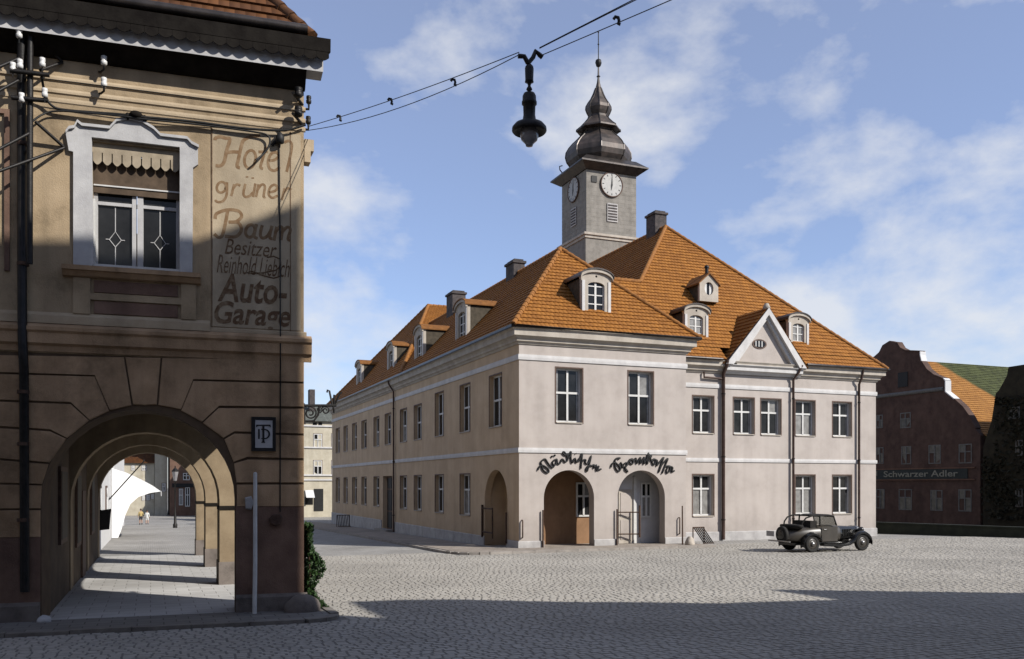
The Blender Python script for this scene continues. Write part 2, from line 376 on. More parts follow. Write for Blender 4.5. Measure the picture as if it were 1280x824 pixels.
M['brown_wood'] = mat('brown painted wood', (.10, .06, .045), (.16, .10, .075), 8, .7, .1, 60)
M['white_wood'] = mat('white painted wood', (.66, .65, .62), (.78, .77, .74), 6, .6, .05, 60, dirt=.08)
M['glass'] = mat('dark window glass', (.012, .012, .012), (.03, .03, .03), 1.5, .12, 0, spec=.22)
M['glass_pale'] = mat('curtained window glass', (.20, .19, .175), (.34, .33, .31), 3, .25, 0, spec=.5)
M['slate'] = mat('dark roof metal', (.035, .03, .028), (.085, .07, .062), 2.5, .38, .1, 15, metal=.55, spec=.5)
M['dome'] = mat('weathered dome metal', (.04, .032, .028), (.12, .09, .075), 1.4, .55, .12, 9, .35, metal=.3, spec=.5)
M['tower'] = mat('tower slate cladding', (.26, .24, .21), (.33, .305, .27), 2.2, .85, .2, 30, .15, dirt=.15)
M['chimney'] = mat('chimney brick', (.05, .045, .045), (.12, .10, .095), 4, .9, .3, 25)
M['iron'] = mat('black iron', (.010, .010, .010), (.028, .024, .022), 9, .5, .15, 40, metal=.3)
M['rust'] = mat('rusty iron', (.06, .035, .025), (.13, .075, .05), 9, .75, .2, 40, metal=.2)
M['pipe'] = mat('brown downpipe paint', (.06, .035, .028), (.12, .075, .06), 5, .5, .05, 40, metal=.2)
M['clock'] = mat('clock face enamel', (.40, .395, .375), (.50, .49, .47), 5, .5)
M['black'] = mat('black paint', (.008, .008, .008), (.018, .018, .018), 9, .6)

# ================================================================== the setting: ground, setts, pavements
M['square'] = paving_mat('far cobbles', (.38, .365, .34), (.45, .435, .41), (.24, .23, .215), .18, .14)
M['sett'] = mat('granite sett', (.38, .355, .315), (.475, .448, .402), 6.5, .8, .3, 55, spec=.25, dirt=.08, big=.16, alb=.68)
M['pave'] = paving_mat('pavement slabs', (.56, .55, .53), (.63, .62, .60), (.38, .37, .35), .55, .42)
M['pave_brown'] = paving_mat('side pavement slabs', (.36, .31, .26), (.44, .385, .33), (.20, .17, .14), .5, .5)
M['kerb'] = mat('kerb granite', (.30, .27, .24), (.42, .38, .34), 3, .8, .3, 40, dirt=.25)
g = MB()
vv = [-420, -60, -6] + [x for x in range(0, 86, 5)] + [160, 320, 700]
uu = [-500, -120, -30, -10, 5, 20, 35, 60, 140, 600]
for v in vv:
    for u in uu: g.v.append((u, v, gz(v)))
nu = len(uu)
for j in range(len(vv) - 1):
    for i in range(nu - 1): g.f.append([j * nu + i, j * nu + i + 1, (j + 1) * nu + i + 1, (j + 1) * nu + i])
ground = struct(put('market_square', g, M['square']))

PU, PV = .18, .14
def proj(u, v, z):
    x = u * C_ - v * S_; d = u * S_ + v * C_
    return (CX + F * x / d, HY - F * (z - CZ) / d)
def pavement_edge_v(u): return 15.72 - .0757 * (u - 2.7)
def sett_ok(u, v):
    if v < 1: return False
    if u > 10.5 and u < 21.95 and v > 31.1: return False
    x, y = proj(u, v, gz(v))
    if not (-60 < x < 1340 and y < 850): return False
    if u < 3.2 and v > pavement_edge_v(u) - .08: return False
    return True
setts = []
j = 0; v = 6.5
while v < 33.0:
    u = -9 + (j % 2) * PU * .5 + random.uniform(-.03, .03)
    while u < 44:
        w = PU * random.uniform(.84, 1.16)
        if sett_ok(u + w / 2, v): setts.append((u, v + random.uniform(-.008, .008), w, j))
        u += w
    v += PV; j += 1
def sett_geo(mb, x, y, z, w, d, h, jt=.007):
    a, b, c, e = x + jt, x + w - jt, y + jt, y + d - jt; i = .012
    t = [random.uniform(-.002, .002) for _ in range(4)]
    b0 = len(mb.v)
    mb.v += [(a, c, z - .02), (b, c, z - .02), (b, e, z - .02), (a, e, z - .02), (a + i, c + i, z + h + t[0]), (b - i, c + i, z + h + t[1]), (b - i, e - i, z + h + t[2]), (a + i, e - i, z + h + t[3])]
    mb.f += [[b0 + k for k in q] for q in ((4, 5, 6, 7), (0, 1, 5, 4), (1, 2, 6, 5), (2, 3, 7, 6), (3, 0, 4, 7))]
setts.sort(key=lambda s: (s[0] + .1) * S_ + s[1] * C_)
vis = []; rest = []
for s in setts:
    x, y = proj(s[0] + .1, s[1] + .08, gz(s[1]))
    (vis if (5 < x < 1275 and y < 823 and len(vis) < 300) else rest).append(s)
variants = []
for k in range(6):
    mb = MB(); w = PU * (.86 + .055 * k); sett_geo(mb, -w / 2, -PV / 2, 0, w, PV, .013); variants.append((w, mb.mesh('sett')))
    variants[-1][1].materials.append(M['sett'])
for s in vis:
    w, me = min(variants, key=lambda q: abs(q[0] - s[2]))
    o = bpy.data.objects.new('sett', me); COL.objects.link(o); o.parent = ground
    o.location = (s[0] + s[2] / 2, s[1] + PV / 2, gz(s[1]) + random.uniform(-.003, .003)); o.rotation_euler.z = random.choice((0, math.pi))
mb = MB()
for s in rest: sett_geo(mb, s[0], s[1], gz(s[1]) + random.uniform(-.003, .003), s[2], PV, .013)
stuff(put('sett_paving', mb, M['sett'], ground))

sb = MB(); sb.add([(-9, 6.3, gz(6.3) + .004), (46, 6.3, gz(6.3) + .004), (46, 33.1, gz(33.1) + .004), (-9, 33.1, gz(33.1) + .004)], [(0, 1, 2, 3)])
M['bed'] = mat('dark joint sand', (.17, .16, .148), (.26, .245, .228), 5, .95, .2, 60)
put('sett_bed', sb, M['bed'], ground)
def slab(mb, outline, h, drop=.3):
    """a raised pavement following the fall of the street"""
    k = len(outline)
    vs = [(u, v, gz(v) - drop) for u, v in outline] + [(u, v, gz(v) + h) for u, v in outline]
    return mb.add(vs, [[k + i for i in range(k)]] + [(i, (i + 1) % k, k + (i + 1) % k, k + i) for i in range(k)])
def kerb_run(path, h, parent, L=.95, wd=.16):
    """kerb stones set one by one along a path"""
    out = []
    for (p, q) in zip(path, path[1:]):
        p, q = Vector(p), Vector(q); d = q - p; k = max(1, round(d.length / L)); t = d / k; nrm = Vector((-t.y, t.x)).normalized() * wd
        for i in range(k):
            a = p + t * (i + .008); b = p + t * (i + .992); mb = MB(); rr = random.uniform(-.008, .012)
            ring = [a, b, b + nrm, a + nrm]
            mb.hexa([(c.x, c.y, gz(c.y) - .15) for c in ring] + [(c.x, c.y, gz(c.y) + h + rr) for c in ring])
            out.append(put('kerb_stone', mb, M['kerb'], parent))
    return out
arc = lambda cx, cy, r, t0, t1, n=5: [(cx + r * math.cos(R(t0 + (t1 - t0) * i / n)), cy + r * math.sin(R(t0 + (t1 - t0) * i / n))) for i in range(n + 1)]
# pavement round the town hall
ol = [(21.9, 33.6), (13.0, 33.6), (13.0, 76), (10.81, 76)] + arc(11.8, 32.5, 1.0, 180, 270) + [(21.9, 31.5)]
tp = struct(put('side_pavement', slab(MB(), ol, .09), M['pave_brown']))
kerb_run([(21.9, 31.33)] + [(p[0], p[1]) for p in arc(11.8, 32.5, 1.165, 270, 180)] + [(10.635, 76)], .10, tp)
# pavement under and before the arcade
pe = pavement_edge_v
M['pave_shaded'] = paving_mat('shaded street pavement', (.20, .19, .175), (.27, .255, .235), (.12, .11, .10), .42, .3)  # shade before the arcade put into the slab colour
M['kerb_shaded'] = mat('shaded kerb granite', (.17, .15, .13), (.27, .245, .215), 3, .85, .35, 40, dirt=.3)  # hotel kerb darkened likewise, shade painted into the granite
fp_ = [(-14, pe(-14) + .16), (2.55, pe(2.5) + .16)] + [(2.55 + .5 * math.sin(R(t)), 16.45 - .5 * math.cos(R(t)) - .02) for t in (20, 45, 70, 90)] + [(3.05, 17.30), (-14, 18.5)]
struct(put('front_pavement', slab(MB(), fp_, .064), M['pave_shaded']))  # dark sheet over the slab where the front lies in shade
ol = [(-14, pe(-14) + .16), (2.55, pe(2.5) + .16)] + [(2.55 + .5 * math.sin(R(t)), 16.45 - .5 * math.cos(R(t)) - .02) for t in (20, 45, 70, 90)] + [(3.05, 36.0), (-1.9, 36.0), (-1.9, 19), (-14, 19.5)]
ap = struct(put('arcade_pavement', slab(MB(), ol, .06), M['pave']))
kr = kerb_run([(-13.9, pe(-13.9)), (-4, pe(-4)), (2.5, pe(2.5))][::1], .075, ap)
kr += kerb_run([(2.56 + .66 * math.sin(R(t)), 16.38 - .66 * math.cos(R(t))) for t in (0, 30, 60, 90)] + [(3.22, 36)], .075, ap)

for o_ in kr: o_.data.materials[0] = M['kerb_shaded']

# ================================================================== town hall
th = empty('town_hall', (UC + 10, VC + 14, 0), 'long two storey beige town hall with orange hipped roof and onion domed clock tower', 'town hall')
FF = Frame(UC, VC, 1, 0)                   # corner pavilion front
FS = Frame(UC, VC, 0, -1)                  # side along the street (a negative going back)
FW = Frame(UC, VC + 2.5, 1, 0)             # recessed wing
PWD, WWD, SLN = 7.93, 21.17, 40.0
# --- windows
WIN = {}
def win_meshes(w, h, tr, deep):
    key = (round(w, 2), round(h, 2), round(tr, 2))
    if key in WIN: return WIN[key]
    fr = Frame(0, 0, 1, 0); f = MB(); t = .075; mu = .085; zt = h * tr
    fbox(f, fr, -w / 2, -w / 2 + t, 0, h, -.06, .0); fbox(f, fr, w / 2 - t, w / 2, 0, h, -.06, .0)
    fbox(f, fr, -w / 2 + t, w / 2 - t, 0, t, -.06, .0); fbox(f, fr, -w / 2 + t, w / 2 - t, h - t, h, -.06, .0)
    fbox(f, fr, -mu / 2, mu / 2, t, h - t, -.06, .022); fbox(f, fr, -w / 2 + t, -mu / 2, zt - mu / 2, zt + mu / 2, -.06, .022); fbox(f, fr, mu / 2, w / 2 - t, zt - mu / 2, zt + mu / 2, -.06, .022)
    panes = []
    for s in (-1, 1):
        for (z0, z1) in ((t, zt - mu / 2), (zt + mu / 2, h - t)):
            p = MB(); x0, x1 = sorted((s * mu / 2, s * (w / 2 - t))); fbox(p, fr, x0, x1, z0, z1, -.045, -.03); panes.append(p.mesh('pane'))
    cu = []
    for s in (-1, 1):
        c_ = MB(); x0, x1 = sorted((s * (w / 2 - t - .005), s * (w / 2 - t - .11))); fbox(c_, fr, x0, x1, t, h - t, -.028, -.02); cu.append(c_.mesh('curtain'))
    sl = MB(); fbox(sl, fr, -w / 2 + .01, w / 2 - .01, -.045, -.002, -.05, deep + .05)
    bd = MB(); b = .05
    for a0, a1, z0, z1 in ((-w / 2 - b, -w / 2, -b, h + b), (w / 2, w / 2 + b, -b, h + b), (-w / 2, w / 2, h, h + b), (-w / 2, w / 2, -b, 0)): fbox(bd, fr, a0, a1, z0, z1, deep - .02, deep + .012)
    WIN[key] = (f.mesh('window'), panes, cu, sl.mesh('sill'), bd.mesh('surround')); return WIN[key]
def window(fr, a0, a1, z0, z1, parent, tr=.54, deep=.2, curtain=False, mats=None):
    m = mats or ('white_wood', 'glass', 'brown_wood', 'th_stone')
    w, h = a1 - a0, z1 - z0; f, ps, cu, sl, bd = win_meshes(w, h, tr, deep)
    o = put('window', f, M[m[0]], parent, fr.P((a0 + a1) / 2, z0, -deep), fr.rz)
    rw = random.Random(int(a0 * 37 + z0 * 91)); kind_ = rw.random()
    for q_, p in enumerate(ps): 
        pm_ = p.copy() if False else p
        oo = sub('pane', pm_, M[m[1]], o)
        if m[1] == 'glass' and ((kind_ < .22 and q_ in (0, 2)) or (kind_ > .85 and q_ == 3)):
            oo.data = p.copy(); oo.data.materials.clear(); oo.data.materials.append(M['glass_pale'])
        oo.rotation_euler = (R(rw.uniform(-.5, .5)), 0, R(rw.uniform(-.5, .5)))
    if curtain:
        for c_ in cu: sub('curtain', c_, M['glass_pale'], o)
    if m[3]: sub('sill', sl, M[m[3]], o)
    if m[2]: sub('surround', bd, M[m[2]], o)
    return o
# --- side facade
side_up = [(1.92, 3.40), (5.95, 7.40), (10.0, 11.45), (13.97, 15.45), (17.02, 18.48), (20.7, 22.2), (23.75, 25.25), (27.43, 28.93), (30.57, 32.05), (33.8, 35.2), (36.85, 38.35)]
side_lo = [w for i, w in enumerate(side_up) if i not in (0, 5)]
s_ops = [(-b, -a, 5.17, 7.40 if i < 3 else 7.09, 0) for i, (a, b) in enumerate(side_up)]
s_ops += [(-b, -a, 1.22, 3.14, 0) for a, b in side_lo]
DOOR = (-22.75, -20.35, -.28, 3.18, 0); s_ops.append(DOOR)
SARCH = (-3.98, -1.26, -.02, 3.30, 1.36)
s_ops.append(SARCH)
mb = MB(); wall(mb, FS, -SLN, 0, -1.2, 9.0, s_ops, .3)
put('side_wall', mb, M['th_side'], th)
for i, (a, b) in enumerate(side_up): window(FS, -b, -a, 5.17, 7.40 if i < 3 else 7.09, th, .52 if i < 3 else .5)
for a, b in side_lo: window(FS, -b, -a, 1.22, 3.14, th, .62)
# side door with a step
d = MB(); fbox(d, FS, -22.75, -20.35, -.28, 3.18, -.34, -.28); door = put('side_door', d, M['brown_wood'], th)
for k in range(2):
    for z0, z1 in ((-.1, .9), (1.0, 2.3), (2.4, 3.05)):
        p = MB(); fbox(p, FS, -22.65 + 1.17 * k, -21.6 + 1.17 * k, z0, z1, -.28, -.255); put('door_panel', p, M['black'], door)
st = MB(); fbox(st, FS, -23.0, -20.1, -.5, -.14, 0, .5); put('door_step', st, M['kerb'], th)
# niche behind the arch on the street side
nm_ = MB(); fbox(nm_, FS, -4.2, -1.76, -.3, 3.5, -1.15, -1.0); put('niche_wall', nm_, M['th_side'], th)
nm_ = MB(); fbox(nm_, FS, -4.2, -4.0, -.3, 3.5, -1.0, -.31); put('niche_return', nm_, M['th_side'], th)
# --- pavilion front
AR1, AR2 = (1.10, 3.41, -.05, 3.26, 1.155), (4.53, 6.86, -.05, 3.27, 1.165)
f_win = [(1.65, 2.86, 5.24, 7.48), (5.05, 6.27, 5.24, 7.50)]
mb = MB(); wall(mb, FF, 0, PWD, -.4, 9.0, [AR1, AR2] + [w + (0,) for w in f_win], .45)
put('front_wall', mb, M['th_front'], th)
for i, w in enumerate(f_win): window(FF, *w, th, .55, .2, curtain=True)
FR_ = Frame(UC + PWD, VC, 0, 1)            # right flank of the pavilion
mb = MB(); wall(mb, FR_, 0, 2.5, -.4, 9.0, [], .3); put('flank_wall', mb, M['th_front'], th)
# --- porch behind the arches
pm = MB(); pb = 1.75
pm.add([FF.P(.3, -.1, -pb), FF.P(7.63, -.1, -pb), FF.P(7.63, 3.75, -pb), FF.P(.3, 3.75, -pb)], [(0, 1, 2, 3)])
pm.add([FF.P(7.6, -.1, -pb), FF.P(7.6, -.1, -.45), FF.P(7.6, 3.75, -.45), FF.P(7.6, 3.75, -pb)], [(0, 1, 2, 3)])
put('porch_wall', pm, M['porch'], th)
pm = MB(); pm.add([FF.P(.3, 3.75, -pb), FF.P(7.6, 3.75, -pb), FF.P(7.6, 3.75, -.45), FF.P(.3, 3.75, -.45)], [(0, 1, 2, 3)]); put('porch_ceiling', pm, M['th_white'], th)
pm = MB(); fbox(pm, FF, .3, 7.6, -.5, .07, -pb, -.46); pm2 = put('porch_floor', pm, M['pave_brown'], th)
for a0, a1 in ((1.10, 3.41), (4.53, 6.86)):
    s = MB(); fbox(s, FF, a0 + .02, a1 - .02, -.3, .075, -.46, -.02); put('threshold', s, M['kerb'], th)
FP = Frame(UC, VC + 1.75, 1, 0)
window(FP, 3.42, 4.12, 1.25, 2.75, th, .6, -.06, mats=('white_wood', 'glass', None, None))
# plastered lobby with its door behind the second arch
lb = MB(); fbox(lb, FF, 5.02, 7.55, .075, 3.7, -1.7, -1.0); lob = put('porch_lobby', lb, M['th_white'], th)
FLb = Frame(UC, VC + 1.0, 1, 0)
d = MB(); fbox(d, FLb, 5.12, 5.78, .08, 2.45, .0, .04); dd = put('porch_door', d, M['th_stone'], lob)
for z0, z1 in ((.25, 1.1), (1.25, 2.3)):
    p = MB(); fbox(p, FLb, 5.2, 5.7, z0, z1, .04, .06); put('door_panel', p, M['th_front'], lob)
d = MB(); fbox(d, FLb, 5.84, 5.98, .08, 3.0, .0, .09); put('door_post', d, M['white_wood'], lob)
window(FLb, 6.22, 6.75, 1.2, 2.75, th, .6, -.06, mats=('white_wood', 'glass', None, None))
# --- recessed wing
w_up = [(9.95, 11.12), (12.27, 13.47), (13.88, 15.08), (15.98, 17.19), (18.33, 19.54)]; w_lo = [w_up[0], w_up[3], w_up[4]]
w_ops = [(a, b, 5.11, 6.86, 0) for a, b in w_up] + [(a, b, 1.17, 3.12, 0) for a, b in w_lo]
mb = MB(); wall(mb, FW, PWD, WWD, -.5, 8.6, w_ops, .26); put('wing_wall', mb, M['th_front'], th)
for a, b in w_up: window(FW, a, b, 5.11, 6.86, th, .62, curtain=True)
for a, b in w_lo: window(FW, a, b, 1.17, 3.12, th, .66, curtain=True)
FE = Frame(UC + WWD, VC + 2.5, 0, 1)       # right end wall
mb = MB(); wall(mb, FE, 0, 26.3, -.5, 8.6, [], .3); put('end_wall', mb, M['th_front'], th)
mb = MB(); mb.add([(UC, VC + SLN, -1.2), (UC + 22, VC + SLN, -1.2), (UC + 22, VC + SLN, 9), (UC, VC + SLN, 9)], [(0, 1, 2, 3)])
put('rear_wall', mb, M['th_side'], th); mb = MB()
mb.add([(UC + 4, VC + 28.76, -1.2), (UC + WWD, VC + 28.76, -1.2), (UC + WWD, VC + 28.76, 8.6), (UC + 4, VC + 28.76, 8.6)], [(0, 1, 2, 3)])
put('court_wall', mb, M['th_side'], th)
# --- plinth, bands, cornice
def trim(name, m, items):
    mb = MB()
    for fr, pr, a0, a1, m0, m1 in items: prof(mb, fr, pr, a0, a1, m0, m1)
    return put(name, mb, m, th)
pl = lambda t, b: [(0, b), (.05, b), (.05, t - .03), (.03, t), (0, t)]
trim('plinth', M['th_plinth'], [(FS, pl(.36, -1.2), -1.26, 0, 0, 1), (FS, pl(.36, -1.2), -20.1, -3.98, 0, 0), (FS, pl(.36, -1.2), -SLN, -23.0, 0, 0),
      (FF, pl(.36, -.4), 0, 1.10, 1, 0), (FF, pl(.36, -.4), 3.41, 4.53, 0, 0), (FF, pl(.36, -.4), 6.86, PWD, 0, 1), (FR_, pl(.36, -.4), 0, 2.44, 1, 0), (FW, pl(.40, -.5), PWD + .06, WWD, 0, 1), (FE, pl(.40, -.5), 0, 26, 1, 0)])
bn = lambda b, t: [(0, b), (.045, b), (.055, (b + t) / 2), (.045, t), (0, t)]
trim('string_course', M['th_white'], [(FS, bn(3.96, 4.16), -SLN, 0, 0, 1), (FF, bn(3.96, 4.16), 0, PWD, 1, 1), (FR_, bn(3.96, 4.16), 0, 2.44, 1, 0), (FW, bn(3.74, 3.92), PWD + .06, WWD, 0, 1), (FE, bn(3.74, 3.92), 0, 26, 1, 0)])
trim('upper_band', M['th_white'], [(FS, bn(7.73, 7.95), -SLN, 0, 0, 1), (FF, bn(7.73, 7.95), 0, PWD, 1, 1), (FR_, bn(7.73, 7.95), 0, 2.44, 1, 0), (FW, bn(7.27, 7.47), PWD + .06, WWD, 0, 1), (FE, bn(7.27, 7.47), 0, 26, 1, 0)])
cn = lambda b, t: [(0, b), (.05, b), (.09, b + .08), (.16, b + .11), (.16, b + .2), (.24, b + .28), (.34, b + .31), (.34, t - .1), (.40, t - .02), (.40, t), (0, t)]
trim('cornice', M['th_stone'], [(FS, cn(8.36, 9.0), -SLN, 0, 0, 1), (FF, cn(8.36, 9.0), 0, PWD, 1, 1), (FR_, cn(8.36, 9.0), 0, 2.1, 1, 0), (FW, cn(7.98, 8.57), PWD + .42, WWD, 0, 1), (FE, cn(7.98, 8.57), 0, 26, 1, 0)])
def gutter(pts, r=.07, name='gutter', m='slate'):
    mb = MB(); mb.tube(pts, r, 8); return put(name, mb, M[m], th)
gutter([(UC - .47, VC + SLN, 9.02), (UC - .47, VC - .47, 9.02), (UC + PWD + .47, VC - .47, 9.02), (UC + PWD + .47, VC + 2, 9.02)])
gutter([(UC + PWD + .6, VC + 2.03, 8.6), (UC + 11.3, VC + 2.03, 8.6)]); gutter([(UC + 16.3, VC + 2.03, 8.6), (UC + WWD + .42, VC + 2.03, 8.6), (UC + WWD + .42, VC + 20, 8.6)])
# --- downpipes
def downpipe(pts, m='pipe', r=.055):
    mb = MB(); mb.tube(pts, r, 8); o = put('downpipe', mb, M[m], th)
    for p, q in zip(pts, pts[1:]):
        if abs(p[2] - q[2]) > 3:
            for t in (.12, .5, .88):
                c = [p[i] + (q[i] - p[i]) * t for i in range(3)]; b = MB(); b.lathe([(r + .02, -.03), (r + .02, .03)], c, 8); put('pipe_clip', b, M['iron'], o)
    return o
dv = VC + 19.6
downpipe([(UC - .47, dv, 9.0), (UC - .42, dv, 8.75), (UC - .12, dv, 8.3), (UC - .12, dv, -.25)])
wv = VC + 2.5
downpipe([(UC + 10.5, wv - .12, 8.0), (UC + 10.5, wv - .12, 7.75), (UC + 11.55, wv - .12, 7.72)], r=.05)
downpipe([(UC + 11.58, wv - .47, 8.58), (UC + 11.58, wv - .4, 8.3), (UC + 11.58, wv - .14, 7.95), (UC + 11.58, wv - .14, .02)], r=.085)
downpipe([(UC + 16.0, wv - .47, 8.55), (UC + 15.85, wv - .4, 8.2), (UC + 15.73, wv - .14, 7.85), (UC + 15.73, wv - .14, 0.02)], r=.06)
downpipe([(UC + 19.95, wv - .40, 8.5), (UC + 19.93, wv - .3, 8.1), (UC + 19.93, wv - .13, 7.8), (UC + 19.93, wv - .13, 0.02)], r=.06)
# --- roofs
e0, e1 = UC - .44, UC + PWD + .40; ef = VC - .44; EZ = 9.03
AP = (17.79, 37.7, 13.66); RB = (17.79, 61, 13.66); BC = (18.66, 62, 15.6); BD = (34, 62, 15.6); bv = VC + SLN + .4
t = MB()
slope(t, [(e0, ef, EZ), AP, RB, (e0, 61, EZ)]); slope(t, [(e0, ef, EZ), (e1, ef, EZ), AP]); slope(t, [(e1, ef, EZ), (e1, 61, EZ), RB, AP])
put('roof_left_wing', t, M['tiles'], th); stuff(bpy.data.objects[-1]) if False else None
t2 = MB(); slope(t2, [(e0, 50, EZ), (e0, bv, EZ), BC]); slope(t2, [(e0, 50, EZ), BC, BD, (34, 50, EZ)]); slope(t2, [(e0, bv, EZ), (34, bv, EZ), BD, BC])
W0, W1, WF, WZ = 19.04, UC + WWD + .36, VC + 2.06, 8.6
AR = (27.0, 43.3, 17.2); RR = (27.0, 61.5, 17.2); LZ = 12.9
t3 = MB(); zk = lambda n_: (WF + (AR[1] - WF) * n_, WZ + (AR[2] - WZ) * n_)
fk = .28 * 3 / math.hypot(AR[1] - WF, AR[2] - WZ); yk, zk_ = zk(fk)
slope(t3, [(17.2, WF, WZ), (UC + 11.55, WF, WZ), (UC + 11.55, yk, zk_), (17.2, yk, zk_)]); slope(t3, [(UC + 16.2, WF, WZ), (W1, WF, WZ), (W1 - (W1 - AR[0]) * fk, yk, zk_), (UC + 16.2, yk, zk_)])
slope(t3, [(17.2, yk, zk_), (W1 - (W1 - AR[0]) * fk, yk, zk_), AR, (23.0, 39.31, LZ), (17.2, 39.31, LZ)]); slope(t3, [(W0, WF, WZ), AR, RR, (W0, 61.5, WZ)]); slope(t3, [(W1, WF, WZ), (W1, 61.5, WZ), RR, AR])
slope(t3, [(17.2, 39.31, LZ), (24, 39.31, LZ), (24, 43.3, WZ), (17.2, 43.3, WZ)])
t3.add([(W0, 61.5, WZ), (W1, 61.5, WZ), RR], [(0, 1, 2)]); t3.uv[len(t3.f) - 1] = [(0, 0), (20, 0), (10, 20)]
for nm, tt in (('back_roof', t2), ('wing_roof', t3)): stuff(put(nm, tt, M['tiles'], th))
bpy.data.objects['roof_left_wing'].name = 'street_roof'; stuff(bpy.data.objects['street_roof'])
h = MB()
for p, q in (((e0, ef, EZ), AP), ((e1, ef, EZ), AP), (AP, RB), (AR, (W1, WF, WZ)), (AR, (23.0, 39.31, LZ)), (AR, RR), ((23, 39.31, LZ), (18.4, 39.31, LZ)), (BC, (e0, bv, EZ)), (BC, (e0, 50, EZ)), (BC, BD)): hip_tiles(h, p, q)
stuff(put('ridge_tiles', h, M['hip'], th))
# --- chimneys
def chimney(x, y, w, l, z0, z1, m='chimney'):
    mb = MB(); mb.box(x - w / 2, x + w / 2, y - l / 2, y + l / 2, z0, z1 - .22); o = put('chimney', mb, M[m], th)
    c = MB(); c.box(x - w / 2 - .07, x + w / 2 + .07, y - l / 2 - .07, y + l / 2 + .07, z1 - .22, z1 - .1); c.box(x - w / 2 + .05, x + w / 2 - .05, y - l / 2 + .05, y + l / 2 - .05, z1 - .1, z1); put('chimney_cap', c, M[m], o)
chimney(17.8, 43.3, .62, 1.1, 13.2, 14.42); chimney(17.6, 52.5, .85, 1.2, 12.6, 14.6); chimney(27.0, 44.3, .75, 1.0, 16.6, 18.3)
mb = MB(); mb.tube([(26.32, 38.3, 12.4), (26.32, 38.3, 13.75)], .09, 8); mb.lathe([(.13, 0), (.13, .06), (.05, .14)], (26.32, 38.3, 13.72), 8); put('vent_pipe', mb, M['iron'], th)
